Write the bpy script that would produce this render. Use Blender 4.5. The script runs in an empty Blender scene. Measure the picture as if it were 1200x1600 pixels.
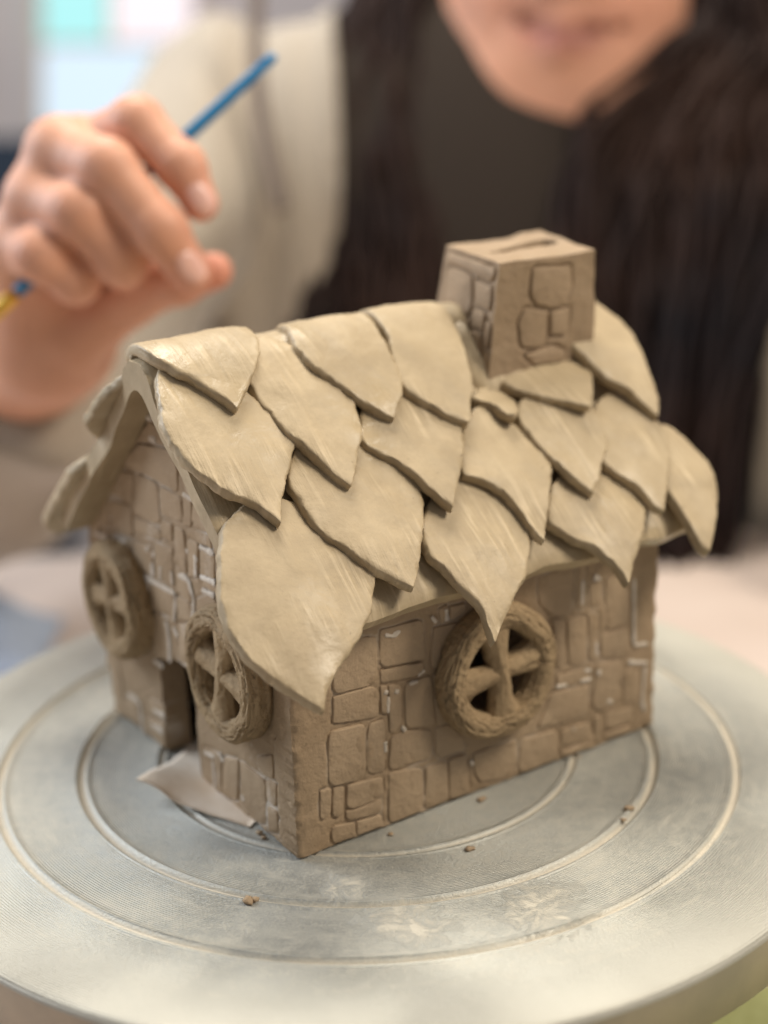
import bpy, math, random
import numpy as np
from mathutils import Matrix, Vector, noise
random.seed(7)
S = 0.1                      # all coordinates below are decimetres; metres = dm * S
SC = bpy.context.scene
COL = SC.collection

# ------------------------------------------------------------------ camera
FPX = 2400.0
PITCH, ROLL, YAW, CH, CD = 0.327, -0.0295, 0.0168, 1.988, 3.833
def cam_basis():
    fw = np.array([math.sin(YAW)*math.cos(PITCH), math.cos(YAW)*math.cos(PITCH), -math.sin(PITCH)])
    r = np.cross(fw, [0, 0, 1]); r /= np.linalg.norm(r); u = np.cross(r, fw)
    r2 = r*math.cos(ROLL)+u*math.sin(ROLL); u2 = -r*math.sin(ROLL)+u*math.cos(ROLL)
    return np.array([0, -CD, CH]), fw, r2, u2
CC, FW, CR, CU = cam_basis()
def ray(x, y): return FW+((x-600)/FPX)*CR-((y-800)/FPX)*CU
def pt(x, y, d): return CC+ray(x, y)*d            # a photo pixel at a given depth
cd = bpy.data.cameras.new('camera'); cam = bpy.data.objects.new('camera', cd); COL.objects.link(cam)
cam.matrix_world = Matrix(((CR[0], CU[0], -FW[0], CC[0]*S), (CR[1], CU[1], -FW[1], CC[1]*S), (CR[2], CU[2], -FW[2], CC[2]*S), (0, 0, 0, 1)))
cd.sensor_fit = 'VERTICAL'; cd.sensor_height = 24; cd.lens = 36
cd.clip_start = .01; cd.clip_end = 60
cd.dof.use_dof = True; cd.dof.focus_distance = .357; cd.dof.aperture_fstop = 3.4
SC.camera = cam
# ------------------------------------------------------------------ world, lamps, exposure (indoors: lamps only)
W = bpy.data.worlds.new('World'); SC.world = W; W.use_nodes = True
W.node_tree.nodes['Background'].inputs[0].default_value = (.95, .93, .95, 1)
W.node_tree.nodes['Background'].inputs[1].default_value = .235
def area(name, loc, target, sx, sy, power, col):
    l = bpy.data.lights.new(name, 'AREA'); l.shape = 'RECTANGLE'; l.size = sx*S; l.size_y = sy*S; l.energy = power; l.color = col
    o = bpy.data.objects.new(name, l); COL.objects.link(o); o.location = Vector(loc)*S
    o.rotation_euler = (Vector(target)-Vector(loc)).to_track_quat('-Z', 'Y').to_euler()
    return o
area('ceiling_or_fill_lamp', (6.2, -1.6, 8.0), (0.2, 0.2, 0.5), 3.0, 3.0, 8.2, (1.0, .91, .77))
area('ceiling_or_fill_lamp', (-.5, 4.5, 10.5), (0.2, 0.4, 0.6), 4.5, 4.5, 13.5, (1.0, .94, .83))
area('window_daylight', (-8.0, 3.0, 5.0), (-0.3, 0.6, 0.8), 5, 6, 8.0, (.84, .91, 1.0))
area('ceiling_or_fill_lamp', (-5.0, 16.0, 12.0), (-4.0, 20.0, 2.0), 6, 6, 7.0, (1.0, .95, .92))  # added fill lamp, no known fixture; brightens the grey wall behind
SC.view_settings.view_transform = 'Standard'; SC.view_settings.look = 'None'
SC.view_settings.exposure = 0.08; SC.view_settings.gamma = 1.0
SC.cycles.use_denoising = True
SC.cycles.max_bounces = 8

# ------------------------------------------------------------------ helpers
def tag(o, label=None, cat=None, group=None, kind=None):
    if label: o['label'] = label
    if cat: o['category'] = cat
    if group: o['group'] = group
    if kind: o['kind'] = kind
    return o
def empty(name, loc, rz=0):
    o = bpy.data.objects.new(name, None); COL.objects.link(o); o.location = Vector(loc)*S; o.rotation_euler = (0, 0, rz); o.empty_display_size = .02
    return o
def mk(name, V, F, mat, parent=None, org=(0, 0, 0), smooth=True, loc=None):
    """one mesh object; V in dm. org is subtracted (the parent's place, for parts given in world dm)"""
    V = (np.asarray(V, float)-np.asarray(org, float))*S
    me = bpy.data.meshes.new(name); me.from_pydata(V.tolist(), [], [tuple(int(i) for i in f) for f in F]); me.validate(); me.update()
    if smooth:
        me.polygons.foreach_set('use_smooth', [True]*len(me.polygons))
    if mat: me.materials.append(mat)
    o = bpy.data.objects.new(name, me); COL.objects.link(o)
    if parent: o.parent = parent
    if loc is not None: o.location = Vector([float(c) for c in loc])*S
    return o
def fb(p, sc, o=3, seed=0.0):
    return noise.fractal(Vector((p[0]*sc+seed, p[1]*sc-seed*.7, p[2]*sc+seed*.3)), 1.0, 2.0, o)
def catmull(P, n, closed):
    P = [np.asarray(p, float) for p in P]; m = len(P); out = []
    segs = m if closed else m-1
    for i in range(segs):
        if closed: a, b, c, d = P[i-1], P[i], P[(i+1) % m], P[(i+2) % m]
        else: a, b, c, d = P[max(i-1, 0)], P[i], P[i+1], P[min(i+2, m-1)]
        for k in range(n):
            t = k/n
            out.append(.5*((2*b)+(-a+c)*t+(2*a-5*b+4*c-d)*t*t+(-a+3*b-3*c+d)*t**3))
    if not closed: out.append(P[-1])
    return out
def resample(P, n, closed=True):
    P = np.array(P); Q = np.vstack([P, P[:1]]) if closed else P
    d = np.r_[0, np.cumsum(np.linalg.norm(np.diff(Q, axis=0), axis=1))]
    s = np.linspace(0, d[-1], n, endpoint=not closed)
    return np.stack([np.interp(s, d, Q[:, k]) for k in range(Q.shape[1])], 1)
def tube(path, rad, n=8, cap=True):
    path = np.array(path, float); m = len(path); V = []; F = []
    T = np.gradient(path, axis=0); T /= np.linalg.norm(T, axis=1)[:, None]+1e-9
    up = np.array([.31, .22, .93]); 
    for i in range(m):
        a = np.cross(T[i], up); a /= np.linalg.norm(a)+1e-9; b = np.cross(T[i], a)
        for k in range(n):
            w = 2*math.pi*k/n; V.append(path[i]+rad[i]*(a*math.cos(w)+b*math.sin(w)))
    for i in range(m-1):
        for k in range(n):
            F.append((i*n+k, i*n+(k+1) % n, (i+1)*n+(k+1) % n, (i+1)*n+k))
    if cap:
        F.append(tuple(range(n))[::-1]); F.append(tuple((m-1)*n+k for k in range(n)))
    return V, F
def join(parts):
    V = []; F = []
    for v, f in parts:
        k = len(V); V += [tuple(q) for q in v]; F += [tuple(i+k for i in g) for g in f]
    return V, F
def box(x0, x1, y0, y1, z0, z1):
    V = [(x, y, z) for z in (z0, z1) for y in (y0, y1) for x in (x0, x1)]
    return V, [(0, 2, 3, 1), (4, 5, 7, 6), (0, 1, 5, 4), (2, 6, 7, 3), (0, 4, 6, 2), (1, 3, 7, 5)]
def lathe(prof, n=192):
    V = []; F = []; m = len(prof)
    for k in range(n):
        w = 2*math.pi*k/n
        for r_, z in prof: V.append((r_*math.cos(w), r_*math.sin(w), z))
    for k in range(n):
        for i in range(m-1):
            a = k*m+i; b = ((k+1) % n)*m+i
            F.append((a, b, b+1, a+1))
    return V, F
# signed distance tools (for skin and cloth)
def capsule(P, a, b, ra, rb):
    a = np.asarray(a, float); b = np.asarray(b, float); ba = b-a
    t = np.clip(((P-a)@ba)/(ba@ba), 0, 1)
    return np.linalg.norm(P-a-t[..., None]*ba, axis=-1)-(ra+(rb-ra)*t)
def ellip(P, c, r_):
    r_ = np.asarray(r_, float); q = np.linalg.norm((P-np.asarray(c))/r_, axis=-1)
    q2 = np.linalg.norm((P-np.asarray(c))/(r_*r_), axis=-1)+1e-6
    return q*(q-1)/q2
def smin(a, b, k):
    h = np.clip(.5+.5*(b-a)/k, 0, 1)
    return b*(1-h)+a*h-k*h*(1-h)
def surface_nets(fn, lo, hi, step):
    ax = [np.arange(lo[i], hi[i]+step, step) for i in range(3)]
    G = np.stack(np.meshgrid(*ax, indexing='ij'), -1); f = fn(G); s = f < 0
    nx, ny, nz = f.shape
    acc = np.zeros((nx-1, ny-1, nz-1, 3)); cnt = np.zeros((nx-1, ny-1, nz-1))
    edges = []
    for axis in range(3):
        sl0 = [slice(None)]*3; sl1 = [slice(None)]*3; sl0[axis] = slice(0, -1); sl1[axis] = slice(1, None)
        f0 = f[tuple(sl0)]; f1 = f[tuple(sl1)]; cr = (f0 < 0) != (f1 < 0)
        idx = np.argwhere(cr); t = f0[cr]/(f0[cr]-f1[cr])
        p = G[tuple(sl0)][cr]+(G[tuple(sl1)][cr]-G[tuple(sl0)][cr])*t[:, None]
        o1, o2 = [(1, 2), (2, 0), (0, 1)][axis]
        for da in (0, -1):
            for db in (0, -1):
                c = idx.copy(); c[:, o1] += da; c[:, o2] += db
                ok = ((c >= 0) & (c < np.array(acc.shape[:3]))).all(1)
                np.add.at(acc, tuple(c[ok].T), p[ok]); np.add.at(cnt, tuple(c[ok].T), 1)
        edges.append((axis, o1, o2, idx, f0[cr] < 0))
    act = cnt > 0; vid = -np.ones(cnt.shape, int); vid[act] = np.arange(act.sum())
    V = acc[act]/cnt[act][:, None]; F = []
    for axis, o1, o2, idx, ins in edges:
        q = []; ok = np.ones(len(idx), bool)
        for da, db in ((0, 0), (-1, 0), (-1, -1), (0, -1)):
            c = idx.copy(); c[:, o1] += da; c[:, o2] += db
            ok &= ((c >= 0) & (c < np.array(cnt.shape))).all(1)
            q.append(c)
        Q = np.stack([vid[tuple(np.clip(c, 0, np.array(cnt.shape)-1).T)] for c in q], 1)
        Q[~ins] = Q[~ins][:, ::-1]
        F += Q[ok].tolist()
    return V, F

# ------------------------------------------------------------------ materials
class NT:
    def __init__(s, name):
        s.m = bpy.data.materials.new(name); s.m.use_nodes = True; s.t = s.m.node_tree; s.b = s.t.nodes['Principled BSDF']
    def n(s, ty, **kw):
        d = s.t.nodes.new(ty)
        for k, v in kw.items():
            if k[0] == '_': setattr(d, k[1:], v)
        for k, v in kw.items():
            if k[0] != '_':
                key = int(k[1:]) if k[0] == 'i' and k[1:].isdigit() else k.replace('__', ' ')
                s.put(d.inputs[key], v)
        return d
    def put(s, inp, v):
        if isinstance(v, bpy.types.NodeSocket): s.t.links.new(v, inp)
        elif isinstance(v, bpy.types.Node): s.t.links.new(v.outputs[0], inp)
        else: inp.default_value = v
    def set(s, **kw):
        for k, v in kw.items(): s.put(s.b.inputs[k.replace('__', ' ')], v)
    def obj(s): return s.n('ShaderNodeTexCoord').outputs['Object']
    def map(s, v, scale=(1, 1, 1), rot=(0, 0, 0), loc=(0, 0, 0)):
        return s.n('ShaderNodeMapping', Vector=v, Scale=scale, Rotation=rot, Location=loc).outputs[0]
    def noise(s, v, sc, det=4, ro=.55): return s.n('ShaderNodeTexNoise', Vector=v, Scale=sc, Detail=det, Roughness=ro).outputs[0]
    def ramp(s, v, a, b, c0=(0, 0, 0, 1), c1=(1, 1, 1, 1)):
        d = s.n('ShaderNodeValToRGB', Fac=v); e = d.color_ramp.elements; e[0].position = a; e[1].position = b; e[0].color = c0; e[1].color = c1
        return d.outputs[0]
    def mix(s, f, a, b, mode='MIX'):
        d = s.t.nodes.new('ShaderNodeMix'); d.data_type = 'RGBA'; d.blend_type = mode
        s.put(d.inputs[0], f); s.put(d.inputs[6], a); s.put(d.inputs[7], b); return d.outputs[2]
    def math(s, op, a, b=0.0, c=0.0):
        d = s.n('ShaderNodeMath', _operation=op); s.put(d.inputs[0], a); s.put(d.inputs[1], b); s.put(d.inputs[2], c); return d.outputs[0]
    def bump(s, h, dist, strength=1.0, normal=None):
        d = s.n('ShaderNodeBump', Height=h, Distance=dist, Strength=strength)
        if normal is not None: s.put(d.inputs['Normal'], normal)
        return d.outputs[0]
def rgb(r, g, b): return (r, g, b, 1)
def clay(name, c1, c2, wet=0.0, slip=0.0, strokes=0.0, rough=.72, grain=1.0, wash=False):
    t = NT(name); o = t.obj()
    col = t.mix(t.ramp(t.noise(o, 45, 5), .35, .68), c1, c2)
    col = t.mix(t.math('MULTIPLY', t.ramp(t.noise(o, 900, 3), .55, .75), .18), col, rgb(c2[0]*1.25, c2[1]*1.25, c2[2]*1.25))
    if wet:      # thin slip washed over the leaves dries in cloudy patches
        col = t.mix(t.math('MULTIPLY', t.ramp(t.noise(t.map(o, loc=(.2, .7, .1)), 95, 6, .68), .46, .66), .55), col, rgb(c2[0]*1.16, c2[1]*1.17, c2[2]*1.20))
        col = t.mix(t.math('MULTIPLY', t.ramp(t.noise(t.map(o, loc=(.9, .1, .4)), 60, 5, .6), .54, .70), .5), col, rgb(c1[0]*.74, c1[1]*.73, c1[2]*.70))
    rnd = t.n('ShaderNodeObjectInfo').outputs['Random']
    col = t.mix(t.math('MULTIPLY', rnd, .30), col, rgb(c1[0]*.72, c1[1]*.7, c1[2]*.66))
    # small dark pits
    pit = t.ramp(t.noise(o, 420, 2), .735, .76)
    col = t.mix(t.math('MULTIPLY', pit, .45), col, rgb(c1[0]*.4, c1[1]*.38, c1[2]*.35))
    R = t.n('ShaderNodeMapRange', Value=t.noise(o, 70, 4), i3=rough-.1, i4=rough+.12).outputs[0]
    nrm = t.bump(t.noise(o, 130, 5, .62), .0016, .45*grain)
    nrm = t.bump(t.noise(o, 620, 4, .7), .0007, .55*grain, nrm)
    scr = t.ramp(t.math('ABSOLUTE', t.math('SUBTRACT', t.noise(t.map(o, scale=(1, 1, 2.4), rot=(.4, .2, .7)), 70, 3), .5)), .0, .012, rgb(1, 1, 1), rgb(0, 0, 0))
    scr = t.math('MULTIPLY', scr, t.ramp(t.noise(o, 33, 2), .55, .62))
    nrm = t.bump(scr, .0005, -.45*grain, nrm)
    nrm = t.bump(pit, .0008, -.8, nrm)
    if strokes:
        sv = t.map(o, scale=(620, 42, 42), rot=(0, 0, .35))
        st = t.noise(sv, 1.0, 4, .6)
        msk = t.ramp(t.noise(o, 38, 2), .48, .64)
        nrm = t.bump(t.math('MULTIPLY', st, msk), .0012, strokes, nrm)
        col = t.mix(t.math('MULTIPLY', t.math('MULTIPLY', t.ramp(st, .50, .66), msk), .70), col, rgb(c2[0]*1.42, c2[1]*1.46, c2[2]*1.55))
    if wash:     # slip wiped over the stones
        wv = t.ramp(t.noise(t.map(o, scale=(1, 1, .55)), 120, 5, .62), .60, .74)
        col = t.mix(t.math('MULTIPLY', wv, slip), col, rgb(.62, .54, .45))
    elif slip:
        gv = t.n('ShaderNodeAttribute', _attribute_name='groove').outputs['Fac']
        near_ = t.ramp(t.noise(o, 48, 2), .50-slip*.12, .62)
        sm = t.math('MULTIPLY', t.math('MULTIPLY', t.ramp(gv, .12, .45), near_), slip)
        sm = t.math('MAXIMUM', sm, t.math('MULTIPLY', t.ramp(t.noise(t.map(o, scale=(1, 1, .5)), 150, 3), .70, .76), slip*.7))
        col = t.mix(sm, col, rgb(.66, .60, .52))
    if wet:
        wm = t.math('MULTIPLY', t.ramp(t.noise(t.map(o, scale=(1, .6, .6), loc=(.3, .1, .2)), 55, 4), .52, .70), wet)
        R = t.n('ShaderNodeMix', i0=wm, i2=R, i3=.22).outputs[0]
        col = t.mix(t.math('MULTIPLY', wm, .25), col, rgb(c2[0]*1.22, c2[1]*1.24, c2[2]*1.26))
    t.set(Base__Color=col, Roughness=R, Normal=nrm)
    t.b.inputs['Specular IOR Level'].default_value = .35
    return t.m
C1 = rgb(.355, .252, .155); C2 = rgb(.44, .322, .207)
R1 = rgb(.37, .282, .170); R2 = rgb(.445, .347, .217)
M_STONE = clay('stone_clay', C1, C2, rough=.68)
M_WALL = clay('wall_clay', rgb(.32, .224, .134), rgb(.395, .284, .178), slip=.22)
M_GABLE = clay('gable_clay', rgb(.32, .224, .134), rgb(.395, .284, .178), slip=.80)
M_BARK = clay('coil_clay', rgb(.31, .215, .118), rgb(.42, .30, .168), rough=.8, grain=1.5)
M_ROOF = clay('roof_clay', R1, R2, wet=1.0, strokes=.50, rough=.52, grain=.42)
M_CHIM = clay('chimney_clay', rgb(.305, .215, .132), rgb(.375, .270, .172), rough=.7)
M_SLIP = clay('dried_slip', rgb(.55, .46, .36), rgb(.80, .72, .62), rough=.85, grain=1.6)
M_CRUMB = clay('crumb_clay', C1, C2)
M_STONE_G = clay('washed_stone_clay', C1, C2, rough=.7, slip=.55, wash=True)
def plain(name, col, rough=.6, metal=0, nscale=None, col2=None, bump=0, sheen=0):
    t = NT(name); t.set(Base__Color=col, Roughness=rough, Metallic=metal)
    if nscale:
        o = t.obj(); k = t.noise(o, nscale, 4)
        t.set(Base__Color=t.mix(t.ramp(k, .35, .65), col, col2 or col))
        if bump: t.set(Normal=t.bump(k, bump, .6))
    if sheen: t.b.inputs['Sheen Weight'].default_value = sheen
    return t.m

# wheel metal: turned aluminium, dulled by dried clay
def wheel_mat():
    t = NT('dusty_aluminium'); o = t.obj()
    sep = t.n('ShaderNodeSeparateXYZ', Vector=o)
    x, y = sep.outputs[0], sep.outputs[1]
    rad = t.math('SQRT', t.math('ADD', t.math('MULTIPLY', x, x), t.math('MULTIPLY', y, y)))
    lines = t.math('SINE', t.math('MULTIPLY', rad, 2*math.pi/.00066))
    nlo = t.noise(o, 22, 5, .6); nhi = t.noise(o, 260, 4, .65); ndust = t.noise(o, 1400, 2, .7)
    base = t.mix(t.ramp(nlo, .3, .7), rgb(.315, .315, .288), rgb(.40, .396, .352))
    # powdery clay film, denser towards the rim and in two scuffed patches
    rim = t.n('ShaderNodeMapRange', Value=rad, i1=.098, i2=.126, i3=.0, i4=.42).outputs[0]
    def patch(px, py, r_):
        v = CC+ray(px, py)*(-CC[2]/ray(px, py)[2])
        d = t.n('ShaderNodeVectorMath', _operation='DISTANCE'); t.put(d.inputs[0], o); d.inputs[1].default_value = (v[0]*S, v[1]*S, 0)
        return t.n('ShaderNodeMapRange', Value=d.outputs['Value'], i1=r_*S, i2=r_*S*.25, i3=0, i4=1).outputs[0]
    sc_ = t.math('MAXIMUM', patch(640, 1440, .17), t.math('MAXIMUM', patch(850, 1420, .17), patch(540, 1390, .1)))
    ang = t.math('ARCTAN2', y, x)
    arcv = t.n('ShaderNodeCombineXYZ', X=t.math('MULTIPLY', rad, 260), Y=t.math('MULTIPLY', ang, 5.0)).outputs[0]
    wipe = t.noise(arcv, 1.0, 6, .65)
    nsm = t.n('ShaderNodeTexNoise', Vector=o, Scale=170, Detail=9, Roughness=.72, Distortion=1.2).outputs[0]
    scuff = t.math('MULTIPLY', t.ramp(t.math('MULTIPLY', nsm, t.math('ADD', .55, t.math('MULTIPLY', sc_, .55))), .40, .62), t.math('MINIMUM', t.math('MULTIPLY', sc_, 3.0), 1.0))
    smear = t.ramp(t.noise(o, 95, 4, .6), .66, .74)
    dust = t.math('MAXIMUM', t.math('MULTIPLY', t.ramp(t.math('ADD', t.math('MULTIPLY', nhi, .5), t.math('MULTIPLY', ndust, .5)), .44, .62), .42), t.math('MAXIMUM', rim, t.math('MULTIPLY', scuff, 1.0)))
    dust = t.math('MAXIMUM', dust, t.math('MULTIPLY', smear, .5))
    dust = t.math('MAXIMUM', dust, t.math('MULTIPLY', t.ramp(wipe, .50, .68), .45))
    col = t.mix(dust, base, rgb(.56, .515, .42))
    # dried clay left in the turned grooves
    gm = None
    for R_, w in ((.0568, .0010), (.0784, .00125), (.1000, .00125)):
        g = t.n('ShaderNodeMapRange', Value=t.math('ABSOLUTE', t.math('SUBTRACT', rad, R_)), i1=w, i2=w*.55, i3=0, i4=1).outputs[0]
        gm = g if gm is None else t.math('MAXIMUM', gm, g)
    gk = t.math('MULTIPLY', gm, t.ramp(t.noise(o, 60, 3), .22, .5))
    col = t.mix(t.math('MULTIPLY', gk, .65), col, rgb(.58, .50, .38))
    met = t.math('MULTIPLY', t.math('SUBTRACT', 1.0, t.math('MAXIMUM', dust, gk)), .42)
    line_amt = t.math('MULTIPLY', t.ramp(t.noise(o, 16, 2), .35, .6), t.math('SUBTRACT', 1.0, gk))
    nrm = t.bump(t.math('MULTIPLY', lines, line_amt), .00010, 1.0)
    nrm = t.bump(nhi, .0004, .25, nrm)
    nrm = t.bump(scuff, .0006, .5, nrm)
    nrm = t.bump(ndust, .0003, .6, nrm)
    scrt = t.ramp(t.math('ABSOLUTE', t.math('SUBTRACT', t.noise(t.map(o, scale=(3, .7, 1), rot=(0, 0, .6)), 45, 2), .5)), .0, .006, rgb(1, 1, 1), rgb(0, 0, 0))
    nrm = t.bump(t.math('MULTIPLY', scrt, t.ramp(nlo, .5, .6)), .0003, -.5, nrm)
    rough = t.n('ShaderNodeMapRange', Value=dust, i3=.45, i4=.75).outputs[0]
    t.set(Base__Color=col, Metallic=met, Roughness=rough, Normal=nrm)
    return t.m
M_WHEEL = wheel_mat()
M_RIM = plain('rim_metal', rgb(.34, .30, .24), .55, .35, 60, rgb(.42, .36, .28), .0004)
M_IRON = plain('cast_iron', rgb(.12, .12, .12), .5, .6)
M_PAPER = plain('paper', rgb(.70, .57, .43), .8, 0, 55, rgb(.86, .76, .64), .0012)
M_TABLE = plain('table_top', rgb(.50, .40, .34), .55, 0, 12, rgb(.56, .46, .40))
M_GREEN = plain('green_mat', rgb(.32, .33, .13), .8, 0, 300, rgb(.37, .38, .17), .0003)
M_WOOD = plain('pale_wood', rgb(.55, .38, .24), .6, 0, 40, rgb(.62, .45, .30))
M_CLOTH = plain('blue_cloth', rgb(.42, .50, .64), .9, 0, 20, rgb(.28, .33, .44))
M_BRUSH = plain('blue_lacquer', rgb(.02, .17, .36), .28)
M_GOLD = plain('brass_ferrule', rgb(.80, .50, .10), .3, .85)
M_BRIST = plain('bristles', rgb(.10, .06, .03), .7)
M_CARDI = plain('beige_knit', rgb(.30, .25, .195), .95, 0, 900, rgb(.355, .30, .235), .0006, .3)
M_SHIRT = plain('shaded_top', rgb(.036, .028, .023), .95); M_SHIRT.node_tree.nodes['Principled BSDF'].inputs['Specular IOR Level'].default_value = .05  # shade on the neck and beige top is put into this dark colour
M_HAIR = plain('dark_hair', rgb(.006, .005, .007), .6, 0, 9, rgb(.027, .013, .009)); M_HAIR.node_tree.nodes['Principled BSDF'].inputs['Specular IOR Level'].default_value = .15
M_CORD = plain('brown_cord', rgb(.16, .125, .105), .9)
M_NAIL = plain('nail', rgb(.74, .44, .37), .25)
M_GREY = plain('grey_wall', rgb(.62, .57, .57), .9, 0, 3, rgb(.70, .64, .63))
M_NAVY = plain('navy_cabinet', rgb(.012, .03, .06), .6)
def emit(name, col, st):
    t = NT(name); t.set(Base__Color=rgb(.02, .02, .02)); t.b.inputs['Emission Color'].default_value = col; t.b.inputs['Emission Strength'].default_value = st; return t.m
M_TEAL = emit('teal_daylight', rgb(.42, .87, .87), 1.0); M_PINK = emit('pink_daylight', rgb(1, .88, .92), 1.0); M_SKYW = emit('pale_daylight', rgb(.70, .85, .98), 1.0)
def skin_mat():
    t = NT('skin'); a = t.n('ShaderNodeVertexColor', _layer_name='tint'); o = t.obj()
    col = t.mix(.25, a.outputs[0], t.mix(t.ramp(t.noise(o, 60, 3), .35, .65), rgb(.50, .245, .155), rgb(.64, .35, .25)))
    t.set(Base__Color=col, Roughness=.52, Specular__IOR__Level=.32, Normal=t.bump(t.noise(o, 700, 3), .0003, .3))
    t.b.inputs['Subsurface Weight'].default_value = .12; t.b.inputs['Subsurface Radius'].default_value = (.006, .0025, .0015); t.b.inputs['Subsurface Scale'].default_value = 1.0
    return t.m
M_SKIN = skin_mat()

# ------------------------------------------------------------------ the setting: table, wall, window far behind
TZ = -1.0
t_ = empty('work_table', (0, 1.0, TZ)); tag(t_, 'pale pinkish beige work table under the metal wheel', 'table')
V, F = box(-9, 9, -4.5, 3.4, -.3, 0); mk('table_top', V, F, M_TABLE, t_, smooth=False)
for sx in (-1, 1):
    for yy in (-4.2, 3.1):
        V, F = box(sx*8.6-.25, sx*8.6+.25, yy-.25, yy+.25, -7.2, -.3); mk('leg', V, F, M_WOOD, t_, smooth=False)
Vb = [pt(-900, -1500, 26), pt(2100, -1500, 26), pt(2100, 900, 26), pt(-900, 900, 26)]
Vb += [v+FW*.6 for v in Vb]
tag(mk('wall', Vb, [(0, 3, 2, 1), (4, 5, 6, 7), (0, 1, 5, 4), (1, 2, 6, 5), (2, 3, 7, 6), (3, 0, 4, 7)], M_GREY, smooth=False), kind='structure')
wn = empty('window', pt(160, 80, 25.6)); tag(wn, 'bright window with a teal pane and pale daylight behind the shoulder', 'window')
def slab_px(x0, y0, x1, y1, d, th, quad=None):
    q = quad or [(x0, y0), (x1, y0), (x1, y1), (x0, y1)]
    v = [pt(x, y, d) for x, y in q]; v += [p+FW*th for p in v]
    return v, [(0, 3, 2, 1), (4, 5, 6, 7), (0, 1, 5, 4), (1, 2, 6, 5), (2, 3, 7, 6), (3, 0, 4, 7)]
worg = pt(160, 80, 25.6)
for nm, m, q in (('pane', M_TEAL, (66, -260, 166, 62)), ('pane', M_PINK, (176, -260, 300, 62)), ('pane', M_SKYW, (66, 72, 300, 195))):
    V, F = slab_px(*q, 25.5, .1); mk(nm, V, F, m, wn, worg, smooth=False)
for q in ((54, -275, 64, 205), (302, -275, 312, 205), (66, 64, 300, 70), (54, 197, 312, 207), (168, -260, 174, 62)):
    V, F = slab_px(*q, 25.4, .25); mk('frame', V, F, M_PAPER, wn, worg, smooth=False)
V, F = slab_px(-400, 215, 52, 1000, 22, 3.0)
tag(mk('cabinet', V, F, M_NAVY, smooth=False), 'dark navy cabinet standing against the grey wall behind the hand', 'cabinet')

# ------------------------------------------------------------------ banding wheel
bw = empty('banding_wheel', (0, 0, TZ)); tag(bw, 'round grey aluminium banding wheel with turned rings carrying the clay house', 'banding wheel')
prof = [(0.0, 0)]
def groove(R_, w, d):
    return [(R_-w*1.7, 0), (R_-w*1.25, .005), (R_-w, .004), (R_-w*.7, -d*.8), (R_, -d), (R_+w*.7, -d*.8), (R_+w, .004), (R_+w*1.25, .005), (R_+w*1.7, 0)]
for R_, w, d in ((.5677, .010, .005), (.7841, .0125, .009), (1.0, .0125, .009)):
    prof += [(R_-w*3, 0)]+groove(R_, w, d)
prof += [(1.15, 0), (1.262, -.001), (1.274, -.004), (1.281, -.012), (1.283, -.022)]
hd = mk('wheel_head', *lathe(prof, 256), M_WHEEL, bw, loc=(0, 0, -TZ))
prof = [(1.2825, -.020), (1.283, -.03), (1.281, -.15), (1.274, -.158), (1.25, -.16), (1.2, -.155), (1.19, -.06), (.25, -.055), (.2, -.09)]
mk('rim', *lathe(prof, 256), M_RIM, bw, loc=(0, 0, -TZ))
mk('shaft', *lathe([(.2, .92), (.17, .6), (.2, .3), (.2, .2)], 48), M_IRON, bw)
mk('base', *lathe([(.19, .3), (.3, .25), (.75, .12), (.8, .06), (.8, .0), (0, 0)], 96), M_IRON, bw)

# ------------------------------------------------------------------ clay house
NX, NY, TH = -.175, -.578, math.radians(33.2)
Bv = np.array([math.cos(TH), math.sin(TH), 0]); Av = np.array([-math.sin(TH), math.cos(TH), 0]); NV = np.array([NX, NY, 0])
HB = .006
house = empty('clay_house', (NX, NY, 0), TH)
tag(house, 'small unfired clay house with leaf shingles, chimney and round windows', 'clay house')
LW, LD, EZ, RZ = 1.18, 1.03, .575, 1.09      # length (x), depth (y), eave and ridge of the walls
def loc_(X):
    d = X-NV; return np.array([d@Bv, d@Av, X[2]])
def on_plane(x, y, n, off):                    # n, off in house coordinates
    c = loc_(CC); D = ray(x, y); D = np.array([D@Bv, D@Av, D[2]]); n = np.asarray(n, float)
    return c+D*((off-c@n)/(D@n))
def on_side(x, y, a=0.0): return on_plane(x, y, (0, 1, 0), a)
def on_gable(x, y, b=0.0): return on_plane(x, y, (1, 0, 0), b)

WIN = [('gable', .252, .408, .172, .15), ('gable', .878, .405, .168, -.1), ('side', .588, .342, .180, .12)]
def in_hole(face, u, v):
    for f, cu, cv, R_, _ in WIN:
        if f == face and math.hypot(u-cu, v-cv) < R_*.66: return True
    return face == 'gable' and .505 < u < .700 and v < .312
def seg_dist(U, polys):
    """distance from points to the nearest outline"""
    D = np.full(len(U), 9.0)
    for Q in polys:
        Q = np.asarray(Q); m = (U[:, 0] > Q[:, 0].min()-.03) & (U[:, 0] < Q[:, 0].max()+.03) & (U[:, 1] > Q[:, 1].min()-.03) & (U[:, 1] < Q[:, 1].max()+.03)
        u = U[m]; d = np.full(len(u), 9.0)
        for i in range(len(Q)):
            p, q = Q[i-1], Q[i]; e = q-p; t = np.clip(((u-p)@e)/(e@e+1e-12), 0, 1)
            d = np.minimum(d, np.linalg.norm(u-p-t[:, None]*e, axis=1))
        D[m] = np.minimum(D[m], d)
    return D
def smooth_outline(pts2, n=36):
    P = resample(catmull(resample(pts2, max(16, len(pts2)*4)), 3, True), 400)
    c = P.mean(0); dd = np.linalg.norm(P-c, axis=1)[:, None]
    P = c+(P-c)*(1+.0035/dd)
    return resample(P, n)
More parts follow.
